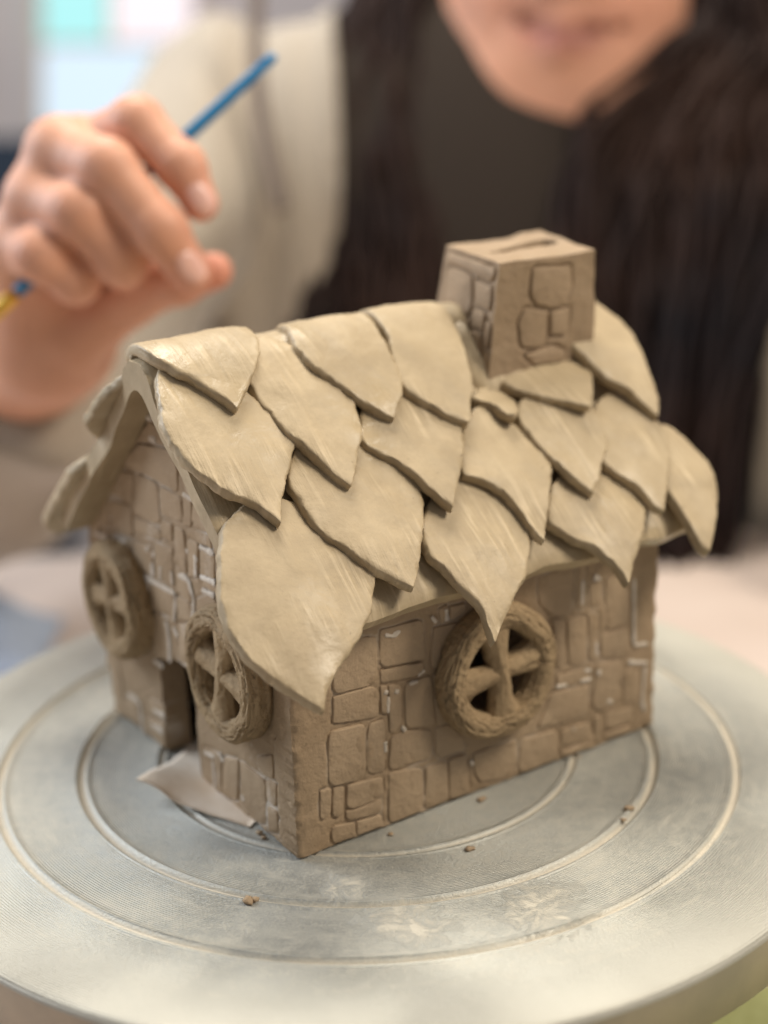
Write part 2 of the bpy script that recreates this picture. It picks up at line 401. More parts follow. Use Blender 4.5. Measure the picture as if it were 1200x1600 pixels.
def sheet(us, vs, keep, pos, thick_dir, name, mat, seed, polys=(), amp=.0035):
    """a slab wall: grid of cells with holes, gently uneven, with depth and incised joints"""
    nu, nv = len(us), len(vs); V = []; td = np.array(thick_dir, float)
    P0 = np.array([pos(u, v) for u in us for v in vs], float)
    g = np.zeros(len(P0))
    if len(polys):
        UV = np.stack([P0[:, 1] if abs(td[0]) else P0[:, 0], P0[:, 2]], 1)
        d = seg_dist(UV, polys); g = np.exp(-(d/.0030)**2)
    E_ = np.array([amp*fb(p, 7, 3, seed)+amp*.4*fb(p, 34, 2, seed+5) for p in P0])+.0044*g
    rough_ = np.array([fb(p, 28, 3, seed+9) for p in P0])
    cu_ = P0[:, 0] if abs(td[1]) else np.full(len(P0), .5)
    near_ = np.exp(-(np.minimum(cu_, LW-cu_)/.02)**2)+.6*np.exp(-((P0[:, 2]-HB)/.012)**2)
    E_ = E_+.006*near_*(rough_+.3)
    V = np.vstack([P0+td*E_[:, None], P0+td*.075])
    if abs(td[1]): V[:len(P0), 0] += .006*rough_*np.exp(-(cu_/.012)**2)
    idx = lambda s_, i, j: s_*nu*nv+i*nv+j
    K = [[keep((us[i]+us[i+1])/2, (vs[j]+vs[j+1])/2) for j in range(nv-1)] for i in range(nu-1)]
    F = []; fl = (td[0]+td[2] > 0) or td[1] < 0
    for i in range(nu-1):
        for j in range(nv-1):
            if not K[i][j]: continue
            F.append((idx(0, i, j), idx(0, i+1, j), idx(0, i+1, j+1), idx(0, i, j+1)))
            F.append((idx(1, i, j), idx(1, i, j+1), idx(1, i+1, j+1), idx(1, i+1, j)))
            for di, dj, e in ((-1, 0, ((i, j+1), (i, j))), (1, 0, ((i+1, j), (i+1, j+1))), (0, -1, ((i, j), (i+1, j))), (0, 1, ((i+1, j+1), (i, j+1)))):
                a, b = i+di, j+dj
                if a < 0 or b < 0 or a >= nu-1 or b >= nv-1 or not K[a][b]:
                    (p, q), (r_, s_) = e
                    F.append((idx(0, p, q), idx(1, p, q), idx(1, r_, s_), idx(0, r_, s_)))
    if fl: F = [f[::-1] for f in F]
    used = np.array(sorted({i for f in F for i in f})); mp = -np.ones(len(V), int); mp[used] = np.arange(len(used))
    o = mk(name, V[used], [tuple(mp[list(f)]) for f in F], mat, house)
    at = o.data.attributes.new('groove', 'FLOAT', 'POINT'); at.data.foreach_set('value', np.r_[g, g*0][used].astype(np.float32))
    md = o.modifiers.new('edge', 'EDGE_SPLIT'); md.split_angle = math.radians(50)
    return o
def grid(a, b, step, extra=()):
    g = set(np.round(np.linspace(a, b, max(2, int(round((b-a)/step))+1)), 4).tolist()) | set(extra)
    g = sorted(g); return [x for i, x in enumerate(g) if i == 0 or x-g[i-1] > 1e-4]
def edge_round(u, lo, hi, w=.012):
    e = 0
    if u-lo < w: e = ((w-(u-lo))/w)**2*.006
    if hi-u < w: e = max(e, ((w-(hi-u))/w)**2*.006)
    return e
# gable walls sit between the two side walls
FL = .075
def flare(u, z): return u+max(0.0, (u-.55)/(LD-.55))*FL*min(1.0, z/.55)
def gz(u, v):
    if v <= EZ: return HB+v
    top = RZ-abs(u-LD/2)*1.0*(RZ-EZ)/(LD/2)
    return HB+EZ+(v-EZ)/(RZ-EZ)*(top-EZ)
# stones: outlines taken from the photograph, laid on the wall they belong to
def stone_mesh(P, place, proud, seed, inset=.0030):
    P = np.asarray(P); n = len(P); c = P.mean(0); V = []; F = []
    rings = [(.0015, -.012), (.0015, -.004), (.0028, proud*.35), (.0028+inset*.5, proud*.85), (.0028+inset*1.3, proud*1.0)]
    for ins, h in rings:
        for k, p in enumerate(P):
            d = np.linalg.norm(p-c)+1e-6; s_ = max(.15, 1-ins/d)
            q = c+(p-c)*s_
            V.append(place(q[0], q[1], h+(.0028*fb((q[0], q[1], seed), 16, 3, seed)-.0006 if h > 0 else 0)))
    V.append(place(c[0], c[1], proud*1.0))
    m = len(rings)
    for r_ in range(m-1):
        for k in range(n): F.append((r_*n+k, r_*n+(k+1) % n, (r_+1)*n+(k+1) % n, (r_+1)*n+k))
    for k in range(n): F.append(((m-1)*n+k, (m-1)*n+(k+1) % n, m*n))
    return V, F
def zoom(ox, oy, s_): return lambda q: [(ox+u/s_, oy+v/s_) for u, v in q]
Z1 = zoom(480, 930, 3.81); Z2 = zoom(780, 840, 3.81); Z3 = zoom(100, 600, 4); Z4 = zoom(130, 820, 4); Z5 = zoom(280, 920, 3.636); Z6 = zoom(660, 350, 4)
side_px = [Z1(q) for q in (
 [(160, 270), (412, 248), (418, 505), (385, 537), (160, 590)], [(160, 610), (385, 545), (430, 570), (425, 710), (400, 730), (160, 765)],
 [(150, 815), (345, 770), (345, 1060), (320, 1100), (150, 1135), (130, 1110), (130, 860)], [(375, 770), (460, 745), (465, 1045), (390, 1068), (360, 1045), (360, 830)],
 [(440, 210), (690, 145), (700, 380), (450, 430), (435, 390)], [(440, 450), (690, 400), (690, 455), (650, 480), (440, 525)],
 [(490, 545), (560, 535), (565, 770), (495, 830)], [(600, 525), (720, 485), (740, 490), (760, 770), (610, 795), (590, 770), (585, 560)],
 [(755, 480), (800, 470), (820, 600), (850, 700), (830, 760), (775, 765)], [(760, 200), (900, 165), (850, 260), (815, 360), (790, 430), (760, 440), (745, 400)],
 [(505, 850), (580, 815), (740, 805), (740, 970), (500, 1045), (490, 1000)], [(770, 795), (860, 770), (920, 850), (940, 920), (790, 970), (770, 940)],
 [(245, 1135), (450, 1085), (450, 1185), (420, 1220), (270, 1272), (240, 1260)], [(240, 1285), (290, 1280), (440, 1215), (440, 1290), (400, 1310), (260, 1340), (235, 1325)],
 [(160, 1150), (220, 1140), (215, 1290), (185, 1325), (155, 1310)], [(80, 1170), (140, 1150), (140, 1290), (100, 1340), (80, 1330)],
 [(165, 1380), (285, 1355), (295, 1440), (190, 1490), (155, 1470), (150, 1410)], [(300, 1350), (440, 1310), (455, 1390), (320, 1440), (300, 1430)],
 [(490, 1060), (690, 1030), (695, 1300), (490, 1380)], [(710, 1030), (835, 990), (845, 1235), (720, 1290), (705, 1260)],
 [(850, 985), (950, 950), (970, 1180), (870, 1235), (850, 1210)], [(790, 80), (840, 60), (840, 150), (800, 165)], [(855, 70), (940, 50), (940, 110), (860, 145)],
 [(440, 545), (478, 540), (478, 700), (445, 705)])]
side_px += [[(742, 1178), (808, 1155), (805, 1200), (795, 1215), (750, 1222), (742, 1205)]]
side_px += [Z2(q) for q in (
 [(235, 240), (440, 165), (430, 445), (330, 470), (280, 430), (240, 390)], [(470, 170), (515, 150), (510, 420), (465, 430)], [(540, 280), (610, 265), (605, 400), (545, 420)],
 [(640, 250), (700, 230), (780, 330), (770, 515), (640, 550)], [(610, 580), (770, 540), (790, 690), (770, 710), (610, 720)], [(320, 490), (395, 490), (395, 760), (345, 790), (335, 640)],
 [(410, 490), (520, 470), (520, 740), (420, 770)], [(350, 820), (540, 780), (540, 850), (360, 900), (345, 880)], [(320, 930), (530, 880), (535, 1060), (230, 1140), (270, 1060)],
 [(580, 760), (735, 730), (715, 990), (580, 1035), (560, 1000)], [(760, 770), (840, 760), (830, 940), (800, 975), (735, 985)], [(640, 1050), (790, 1010), (800, 1070), (770, 1100), (640, 1140)],
 [(375, 1150), (540, 1100), (550, 1190), (400, 1245), (370, 1230)], [(150, 1200), (345, 1150), (350, 1340), (140, 1400), (120, 1380), (125, 1250)],
 [(375, 1275), (540, 1225), (570, 1230), (540, 1270), (380, 1320)], [(625, 1170), (780, 1120), (790, 1150), (640, 1200)], [(565, 1070), (610, 1060), (605, 1230), (575, 1220)],
 [(535, 460), (590, 450), (590, 720), (540, 740)])]
gable_px = [Z3(q) for q in (
 [(500, 110), (540, 150), (590, 240), (510, 200), (470, 195)], [(440, 215), (510, 215), (620, 280), (630, 390), (560, 360), (430, 300), (380, 295)],
 [(370, 330), (430, 325), (640, 410), (695, 510), (700, 680), (560, 600), (430, 540), (375, 500)], [(310, 350), (350, 335), (355, 480), (310, 465)],
 [(250, 500), (330, 495), (420, 560), (410, 750), (340, 700), (250, 640)], [(440, 560), (575, 625), (590, 880), (540, 870), (440, 800)],
 [(590, 640), (720, 715), (725, 865), (600, 810)], [(740, 700), (785, 730), (785, 900), (740, 880)], [(720, 540), (760, 570), (800, 660), (830, 730), (745, 680)],
 [(800, 740), (850, 760), (915, 900), (900, 930), (810, 895), (790, 850)], [(280, 720), (410, 770), (420, 960), (300, 930)], [(430, 830), (580, 905), (600, 985), (430, 930)],
 [(600, 850), (665, 880), (665, 985), (605, 960)], [(680, 890), (740, 920), (755, 1180), (685, 1110)], [(760, 970), (830, 1005), (820, 1210), (770, 1200)],
 [(800, 910), (905, 955), (915, 1030), (830, 985)], [(845, 1020), (930, 1070), (930, 1220), (845, 1190)], [(850, 1205), (945, 1250), (960, 1320), (855, 1270)],
 [(420, 985), (540, 1020), (545, 1200), (460, 1160), (430, 1090)], [(560, 1000), (670, 1030), (670, 1260), (560, 1210)], [(680, 1130), (750, 1200), (770, 1240), (780, 1370), (700, 1300)],
 [(510, 1230), (680, 1320), (680, 1470), (540, 1400)], [(700, 1320), (770, 1370), (790, 1480), (700, 1480)], [(820, 1350), (900, 1320), (945, 1370), (880, 1420), (820, 1470)],
 [(130, 700), (240, 660), (280, 740), (270, 900), (140, 880)], [(280, 960), (400, 985), (420, 1100), (380, 1060), (290, 1010)])]
gable_px += [Z4(q) for q in ([(440, 540), (520, 600), (530, 850), (450, 830), (430, 700)], [(590, 620), (660, 650), (660, 880), (590, 850)],
 [(180, 1040), (330, 1120), (350, 1290), (220, 1200), (170, 1130)], [(390, 1080), (500, 1140), (505, 1230), (400, 1180)], [(390, 1200), (500, 1255), (510, 1420), (420, 1340)])]
gable_px += [Z5(q) for q in ([(130, 900), (230, 950), (235, 1190), (210, 1170), (130, 1110)], [(240, 960), (325, 980), (325, 1205), (240, 1170)],
 [(340, 985), (420, 1050), (480, 1100), (490, 1340), (440, 1330), (340, 1220)], [(430, 960), (520, 950), (525, 1080), (470, 1060), (440, 1020)], [(530, 850), (605, 915), (610, 1165), (535, 1080)],
 [(485, 1090), (540, 1120), (540, 1240), (490, 1200)], [(550, 1110), (595, 1150), (600, 1310), (555, 1290)], [(495, 1240), (550, 1270), (555, 1390), (500, 1380)],
 [(600, 1180), (635, 1195), (670, 1300), (660, 1350), (605, 1310)], [(560, 1310), (650, 1420), (660, 1440), (655, 1490), (560, 1420)], [(540, 570), (590, 600), (600, 880), (535, 820)])]
side_uv = []; gable_uv = []
for q in side_px:
    P = [on_side(x, y, -.002) for x, y in q]
    side_uv.append(smooth_outline([(p[0], min(max(p[2], HB+.004), HB+EZ-.01)) for p in P]))
for q in gable_px:
    P = [on_gable(x, y, -.002) for x, y in q]
    P = [(min(max(p[1], .010), flare(LD, p[2])-.012), max(p[2], HB+.004)) for p in P]
    gable_uv.append(smooth_outline([(u, min(v, HB+RZ-max(LD/2-u, (u-LD/2)*.9)-.004)) for u, v in P][::-1]))
ug = grid(.07, LD-.07, .0055, (.505, .700)); vg = grid(0, EZ, .0055, (.312,))[:-1]+grid(EZ, RZ-.01, .006)
gable = sheet(ug, vg, lambda u, v: not in_hole('gable', u, v), lambda u, v: (.003, flare(u, gz(u, v)), gz(u, v)), (1, 0, 0), 'wall', M_GABLE, 1.0, gable_uv)
ub = grid(.07, LD-.07, .03); vb = grid(0, EZ, .03)[:-1]+grid(EZ, RZ-.01, .03)
gback = sheet(ub, vb, lambda u, v: True, lambda u, v: (LW-.003, flare(u, gz(u, v)), gz(u, v)), (-1, 0, 0), 'wall', M_WALL, 2.0)
us_ = grid(0, LW, .0055); vs_ = grid(0, EZ, .0055)
wside = sheet(us_, vs_, lambda u, v: not in_hole('side', u, v), lambda u, v: (u, edge_round(u, 0, LW), HB+v), (0, 1, 0), 'wall', M_WALL, 3.0, side_uv)
wback = sheet(grid(0, LW, .03), grid(0, EZ, .03), lambda u, v: True, lambda u, v: (u, flare(LD, v), HB+v), (0, -1, 0), 'wall', M_WALL, 4.0)
for k, P in enumerate(side_uv):
    V, F = stone_mesh(P, lambda u, v, h: (u, edge_round(u, 0, LW)-h, v), .0026, k*1.7+3)
    mk('stone', V, F, M_STONE, wside)
for k, P in enumerate(gable_uv):
    V, F = stone_mesh(P, lambda u, v, h: (.003-h, u, v), .0026, k*1.3+90)
    mk('stone', V, F, M_STONE_G, gable)

# streaks of dried white slip in the joints
def streak(pl, put, w, parent, seed):
    c = catmull([np.array(p) for p in pl], 6, False) if len(pl) > 2 else [np.array(pl[0])+(np.array(pl[1])-np.array(pl[0]))*k/6 for k in range(7)]
    c = resample(c, 16, False); V = []; F = []
    for i, p in enumerate(c):
        tg = c[min(i+1, 15)]-c[max(i-1, 0)]; nn_ = np.array([-tg[1], tg[0]])/(np.linalg.norm(tg)+1e-9)
        ww = w*(.55+.75*abs(fb((p[0], p[1], seed), 40, 2, seed)))*(.25 if i in (0, 15) else 1)
        for k, (o_, h) in enumerate(((-1, .0015), (-.7, .0042), (0, .0048), (.7, .0042), (1, .0015))):
            V.append(put(p[0]+nn_[0]*o_*ww, p[1]+nn_[1]*o_*ww, h))
    for i in range(15):
        for k in range(4): F.append((i*5+k, (i+1)*5+k, (i+1)*5+k+1, i*5+k+1))
    mk('slip_streak', V, F, M_SLIP, parent)
gs = [Z4(q) for q in ([(340, 300), (410, 345), (575, 435)], [(578, 440), (572, 520), (565, 610)], [(515, 600), (532, 700), (540, 860)], [(590, 315), (650, 345), (668, 400), (690, 480), (680, 620)], [(430, 240), (430, 320)],
  [(550, 290), (556, 380)], [(400, 350), (400, 450)], [(560, 640), (590, 700)], [(480, 260), (480, 345)], [(280, 1060), (350, 1120), (365, 1240), (380, 1330)], [(440, 1160), (510, 1200)], [(430, 1250), (500, 1300)], [(440, 850), (500, 890)],
  [(645, 150), (652, 180)], [(700, 190), (700, 330)], [(390, 145), (405, 165)], [(430, 180), (445, 200)], [(60, 50), (150, 80)], [(200, 90), (265, 115)])]
gs += [Z5(q) for q in ([(190, 975), (205, 1160)], [(140, 930), (200, 960)], [(355, 1170), (366, 1205)], [(225, 930), (250, 985)])]
gs += [Z3(q) for q in ([(845, 1020), (935, 1065)], [(850, 1205), (945, 1248)], [(860, 1290), (940, 1330)], [(770, 650), (785, 680)], [(500, 205), (545, 215)], [(530, 340), (570, 355)], [(740, 690), (825, 740)])]
ss = [Z2(q) for q in ([(765, 740), (880, 745)], [(866, 760), (850, 960), (862, 1030)], [(335, 888), (400, 876)], [(480, 855), (540, 840)], [(505, 792), (540, 788)], [(495, 250), (490, 400)], [(800, 240), (800, 640)], [(800, 640), (880, 630)], [(590, 785), (592, 820)], [(640, 975), (668, 975)], [(572, 620), (577, 700)], [(440, 1130), (442, 1145)], [(560, 235), (600, 245)])]
ss += [Z1(q) for q in ([(460, 235), (510, 240), (550, 210)], [(695, 445), (655, 478)], [(605, 528), (655, 513)], [(518, 570), (540, 575)], [(560, 780), (582, 805)], [(460, 870), (465, 930)], [(738, 125), (765, 160)], [(825, 80), (830, 150)], [(975, 980), (983, 1010)], [(480, 600), (478, 700)], [(455, 575), (475, 580)])]
for k, q in enumerate(gs):
    streak([on_gable(x, y)[1:] for x, y in q], lambda u, v, h: (.003-h, u, max(v, HB+.003)), .0105, gable, k+.3)
for k, q in enumerate(ss):
    streak([on_side(x, y)[[0, 2]] for x, y in q], lambda u, v, h: (u, edge_round(u, 0, LW)-h, v), .0080, wside, k+70.3)

# round windows of rolled coils, scored like bark
def window(face, cu, cv, R_, tilt, seed):
    ro, ri, dep = R_, R_*.64, .068
    rm, rw = (ro+ri)/2, (ro-ri)/2
    put = (lambda u, v, h: (u, -h, v+HB)) if face == 'side' else (lambda u, v, h: (-h+.003, u, v+HB))
    nM, nm = 220, 72; V = []; F = []
    for i in range(nM):
        w = 2*math.pi*i/nM; rr = 1+.035*fb((math.cos(w), math.sin(w), seed), 1.5, 2, seed)
        for j in range(nm):
            q = 2*math.pi*j/nm
            cx = math.copysign(abs(math.cos(q))**.75, math.cos(q)); sx = math.copysign(abs(math.sin(q))**.75, math.sin(q))
            qf = q if q < math.pi else 2*math.pi-q; wob_ = .35*noise.noise(Vector((math.cos(w)*3+seed, math.sin(w)*3, 1.5)))
            str_ = noise.fractal(Vector((math.cos(w)*1.3+seed, math.sin(w)*1.3, qf*2.6)), 1.0, 2.0, 2)
            nz_ = noise.noise(Vector((math.cos(w)*.9+seed*2, math.sin(w)*.9, (qf+wob_)*3.6))); nz2 = noise.noise(Vector((math.cos(w)*1.5-seed, math.sin(w)*1.5+5, (qf+wob_)*5.5)))
            d = .0035*str_-.0062*math.exp(-(nz_/.075)**2)-.0048*math.exp(-(nz2/.085)**2)+.0018
            rad = rm*rr+(rw+d)*cx; h = dep*.42+(dep*.58+d)*sx
            V.append(put(cu+rad*math.cos(w), cv+rad*math.sin(w), h))
    for i in range(nM):
        for j in range(nm):
            f = (i*nm+j, ((i+1) % nM)*nm+j, ((i+1) % nM)*nm+(j+1) % nm, i*nm+(j+1) % nm)
            F.append(f if face != 'side' else f[::-1])
    fr = mk('window', V, F, M_BARK, house)
    for bi, an in enumerate((tilt, tilt+math.pi/2)):
        V = []; F = []; nl, nn = 60, 40
        for i in range(nl):
            s_ = -1+2*i/(nl-1); flare = .029+.034*abs(s_)**3
            for j in range(nn):
                q = 2*math.pi*j/nn
                st = .0035*noise.fractal(Vector((s_*2+seed, math.cos(q)*2.4, math.sin(q)*2.4+bi*7)), 1, 2, 3)
                n3 = noise.noise(Vector((s_*1.0+seed, math.cos(q)*2.4+bi*5, math.sin(q)*2.4))); st -= .0038*math.exp(-(n3/.08)**2)
                lat = (flare+st)*math.cos(q); h = .028+.004*bi+(.032+st)*math.sin(q)
                along = s_*(ri+.018)
                V.append(put(cu+along*math.cos(an)-lat*math.sin(an), cv+along*math.sin(an)+lat*math.cos(an), h))
        for i in range(nl-1):
            for j in range(nn): F.append((i*nn+j, (i+1)*nn+j, (i+1)*nn+(j+1) % nn, i*nn+(j+1) % nn))
        mk('glazing_bar', V, F, M_BARK, fr)
for k, (f_, cu, cv, R_, ti) in enumerate(WIN): window(f_, cu, cv, R_, ti, 3.3+k*5.1)

# ------------------------------------------------------------------ roof
r2 = 2**-.5; EPS = .045
def roofpos(x, t, h, far=False):
    """x along the ridge, t down the near slope (negative: past the ridge), h above the underside"""
    q = math.sqrt(t*t+EPS*EPS); w = t/q
    nrm = np.array([-w, 1.0]); nrm /= np.linalg.norm(nrm)
    y = LD/2-r2*t+nrm[0]*h; z = RZ+HB-r2*(q-EPS*.75)+nrm[1]*h
    if far: y = LD-y
    return (x, y, z)
def roof_px(x, y, h):
    p = on_plane(x, y, (0, -r2, r2), r2*EZ+h)      # plane y=0,z=EZ, 45 degrees
    t = ((LD/2-p[1])-h*r2)/r2
    return p[0], t
nu_, nt_ = 60, 60; xs = np.linspace(-.085, 1.265, nu_); ts = np.linspace(-.775, .775, nt_); V = []; F = []
for s_ in (0, 1):
    for x in xs:
        for t in ts:
            k = .022*fb((0, t*3, 5 if x < .5 else 9), 1.3, 2) if x in (xs[0], xs[-1]) else 0
            te = t+(.012*fb((x*6, 0, 3), 1.2, 2) if abs(t) > .77 else 0)
            h = 0 if s_ == 0 else .055+.006*fb((x, t, 0), 6, 3, 4)+.034*math.exp(-(t/.07)**2)
            if s_ == 1 and (x in (xs[0], xs[-1]) or abs(t) > .77): h -= .012
            V.append(roofpos(x+k, te, h))
ix = lambda s_, i, j: s_*nu_*nt_+i*nt_+j
for i in range(nu_-1):
    for j in range(nt_-1):
        F.append((ix(1, i, j), ix(1, i, j+1), ix(1, i+1, j+1), ix(1, i+1, j))); F.append((ix(0, i, j), ix(0, i+1, j), ix(0, i+1, j+1), ix(0, i, j+1)))
for i in range(nu_-1):
    F.append((ix(0, i, 0), ix(1, i, 0), ix(1, i+1, 0), ix(0, i+1, 0))); F.append((ix(0, i, nt_-1), ix(0, i+1, nt_-1), ix(1, i+1, nt_-1), ix(1, i, nt_-1)))
for j in range(nt_-1):
    F.append((ix(0, 0, j), ix(0, 0, j+1), ix(1, 0, j+1), ix(1, 0, j))); F.append((ix(0, nu_-1, j), ix(1, nu_-1, j), ix(1, nu_-1, j+1), ix(0, nu_-1, j+1)))
roof = mk('roof', V, F, M_ROOF, house); md = roof.modifiers.new('edge', 'EDGE_SPLIT'); md.split_angle = math.radians(40)
# leaf shingles: photo outlines, first point = tip
LEAF = {
 'L1': [(511, 1127), (517, 1090), (540, 1050), (565, 1010), (580, 970), (588, 930), (592, 900), (570, 860), (520, 815), (450, 795), (390, 800), (355, 835), (346, 880), (344, 930), (352, 985), (375, 1030), (410, 1065), (455, 1095), (495, 1119)],
 'L2': [(776, 1020), (790, 985), (805, 950), (822, 915), (830, 870), (820, 830), (800, 805), (770, 785), (735, 765), (690, 770), (668, 810), (660, 850), (672, 888), (690, 905), (720, 935), (750, 965), (765, 995)],
 'L3': [(985, 927), (992, 890), (1002, 855), (1008, 820), (1003, 795), (985, 775), (950, 750), (900, 745), (865, 770), (855, 800), (858, 832), (880, 848), (900, 860), (920, 868), (945, 885), (972, 910)],
 'L4': [(1110, 878), (1115, 850), (1119, 800), (1115, 760), (1100, 730), (1075, 705), (1045, 680), (1020, 690), (1020, 730), (1030, 765), (1042, 787), (1060, 815), (1080, 845), (1097, 870)],
 'M0': [(440, 836), (443, 800), (452, 760), (460, 725), (462, 700), (440, 675), (400, 640), (350, 600), (290, 575), (252, 595), (250, 640), (256, 680), (268, 710), (290, 740), (320, 765), (360, 790), (400, 805), (425, 824)],
 'M1': [(648, 936), (657, 900), (662, 860), (664, 820), (662, 790), (650, 765), (625, 745), (590, 720), (540, 700), (490, 695), (460, 720), (452, 760), (458, 785), (480, 823), (500, 848), (545, 880), (590, 910), (630, 928)],
 'M2': [(852, 862), (855, 830), (858, 790), (860, 750), (845, 725), (820, 695), (790, 665), (750, 650), (725, 680), (718, 720), (721, 757), (745, 766), (780, 785), (810, 815), (836, 847)],
 'M3': [(1037, 815), (1040, 790), (1042, 750), (1043, 720), (1035, 690), (1010, 660), (975, 635), (940, 635), (925, 670), (930, 710), (945, 745), (975, 765), (1000, 785), (1022, 808)],
 'N1': [(549, 778), (555, 760), (562, 720), (566, 690), (558, 655), (545, 635), (510, 595), (470, 560), (425, 545), (395, 570), (388, 605), (400, 637), (420, 662), (445, 690), (470, 712), (500, 738), (530, 765)],
 'N2': [(708, 812), (713, 780), (720, 750), (724, 720), (722, 690), (708, 670), (680, 645), (640, 620), (595, 620), (570, 650), (562, 690), (570, 712), (590, 725), (620, 740), (650, 765), (682, 793)],
 'N3': [(928, 788), (938, 750), (947, 715), (945, 690), (930, 660), (895, 630), (850, 620), (815, 640), (810, 665), (817, 685), (840, 715), (870, 745), (902, 771)],
 'T0': [(372, 656), (389, 622), (405, 585), (413, 550), (412, 525), (400, 500), (330, 492), (260, 508), (232, 530), (232, 555), (242, 576), (268, 592), (306, 610), (345, 636)],
 'T1': [(618, 670), (628, 635), (629, 612), (618, 585), (602, 550), (590, 510), (575, 478), (520, 480), (475, 500), (464, 530), (469, 565), (490, 593), (530, 620), (562, 642), (600, 662)],
 'T2': [(735, 676), (738, 640), (736, 600), (728, 570), (718, 540), (705, 505), (690, 470), (640, 474), (600, 482), (596, 515), (608, 550), (618, 592), (636, 627), (678, 652), (714, 671)],
 'T3': [(922, 655), (926, 620), (922, 580), (914, 558), (870, 574), (825, 592), (788, 610), (800, 622), (822, 630), (860, 640), (900, 650)],
 'T5': [(803, 673), (808, 655), (798, 640), (775, 628), (748, 624), (735, 634), (742, 645), (765, 652), (787, 667)],
 'T4': [(1030, 665), (1030, 640), (1015, 600), (1000, 560), (975, 520), (945, 495), (918, 476), (880, 490), (880, 540), (918, 580), (950, 608), (980, 626), (1010, 651)],
}
RTOP = {'L': (.084, .112), 'M': (.088, .122), 'N': (.092, .128), 'T': (.092, .136)}
def leaf(name, q, far=False):
    a, b = RTOP[name[0]]; pts = []
    if name in ('T3', 'T5'): a, b = (.074, .140) if name == 'T3' else (.076, .122)
    raw = [roof_px(x, y, .11) for x, y in q]; t0 = min(p[1] for p in raw); t1 = max(p[1] for p in raw)
    hh = lambda t: a+(b-a)*np.clip((t-t0)/(t1-t0), 0, 1)
    for (x, y), (u, t) in zip(q, raw):
        u, t = roof_px(x, y, hh(t)); u, t = roof_px(x, y, hh(t)); pts.append((u, t))
    # points past the ridge line are only a guess in the roof plane: keep the wrap short
    pts = [(u, max(t, .012 if far else -.06)) for u, t in pts]
    if far: pts = [(max(u, -.12), t-.05*max(0, t-.3)/.5) for u, t in pts]
    tip = np.array(pts[0]); sd = sum(map(ord, name))*.37+(50 if far else 0)
    P = resample(catmull(pts+[pts[0]], 5, False)[:-1], 130)
    k0 = int(np.argmin(np.linalg.norm(P-tip, axis=1))); P[k0] = tip
    rng = random.Random(name)
    c = P.mean(0); n = len(P)
    P = np.array([p+(p-c)/(np.linalg.norm(p-c)+1e-6)*(.0048*fb((p[0], p[1], sd), 20, 3, sd)) for p in P]); P[k0] = tip
    th = .029+.004*rng.random()
    fo = .022 if far else 0.0
    rings = [(.004, -th), (-.001, -th*.85), (-.0015, -th*.6), (-.0010, -th*.38), (.0004, -.0062), (.0022, -.0016), (.006, 0.0)]
    V = []; F = []
    def H(p, dz, inner):
        t = p[1]; d = .0080*fb((p[0], p[1], sd), 6, 2, sd)+.0014*fb((p[0], p[1], sd), 26, 2, sd+3)
        e = 0 if inner else .003*fb((p[0], p[1], dz*30), 40, 2, sd+9)
        dome = .010*(1-min(1.0, (np.linalg.norm(p-c)/.2)**2))
        droop = -.10*max(0, t-.80)**2*(6 if name[0] == 'L' else 0)
        return hh(t)+dz+d+e+dome+droop-fo
    for ins, dz in rings:
        for p in P:
            dd = np.linalg.norm(p-c)+1e-6; e = ins+.0038*fb((p[0], p[1], dz*40), 48, 3, sd)
            qq = c+(p-c)*max(.2, 1-e/dd)
            V.append(roofpos(qq[0], qq[1], H(qq, dz, False), far))
    scs = [.9, .8, .7, .6, .48, .36, .24, .12]
    for s_ in scs:
        for p in P:
            qq = c+(p-c)*s_; V.append(roofpos(qq[0], qq[1], H(qq, 0, True), far))
    V.append(roofpos(c[0], c[1], H(c, 0, True), far)); m = len(rings)+len(scs)
    for r_ in range(m-1):
        for k in range(n): F.append((r_*n+k, r_*n+(k+1) % n, (r_+1)*n+(k+1) % n, (r_+1)*n+k))
    for k in range(n): F.append(((m-1)*n+k, (m-1)*n+(k+1) % n, m*n))
    F.append(tuple(range(n))[::-1])
    if not far: F = [f[::-1] for f in F]
    mk('shingle', V, F, M_ROOF, roof)
for nm in ('L1', 'L2', 'L3', 'L4', 'M0', 'M1', 'M2', 'M3', 'N1', 'N2', 'N3', 'T0', 'T1', 'T2', 'T3', 'T4', 'T5'):
    leaf(nm, LEAF[nm])
    if nm not in ('T3', 'T5'): leaf(nm, LEAF[nm], True)

# ------------------------------------------------------------------ chimney
CB = [(.815, .295), (1.195, .300), (1.20, .60), (.83, .60)]      # bottom corners (x, y) and top corners: front, right, back, left
CT = [(.865, .300), (1.185, .283), (1.262, .605), (.940, .628)]
CZ0, CZ1 = .90, 1.303
def chim(fi, s_, v, out=0.0):
    a0, b0 = np.array(CB[fi]), np.array(CB[(fi+1) % 4]); a1, b1 = np.array(CT[fi]), np.array(CT[(fi+1) % 4])
    p = (a0+(b0-a0)*s_)*(1-v)+(a1+(b1-a1)*s_)*v
    e = b0-a0; nn = np.array([e[1], -e[0]])/np.linalg.norm(e)
    p = p+nn*out
    return (p[0], p[1], CZ0+(CZ1-CZ0)*v+HB)
def wob(p):
    p = np.array(p); return p+np.array([fb(p, 9, 3, 1.1), fb(p, 9, 3, 7.7), fb(p, 8, 2, 4.2)])*.005
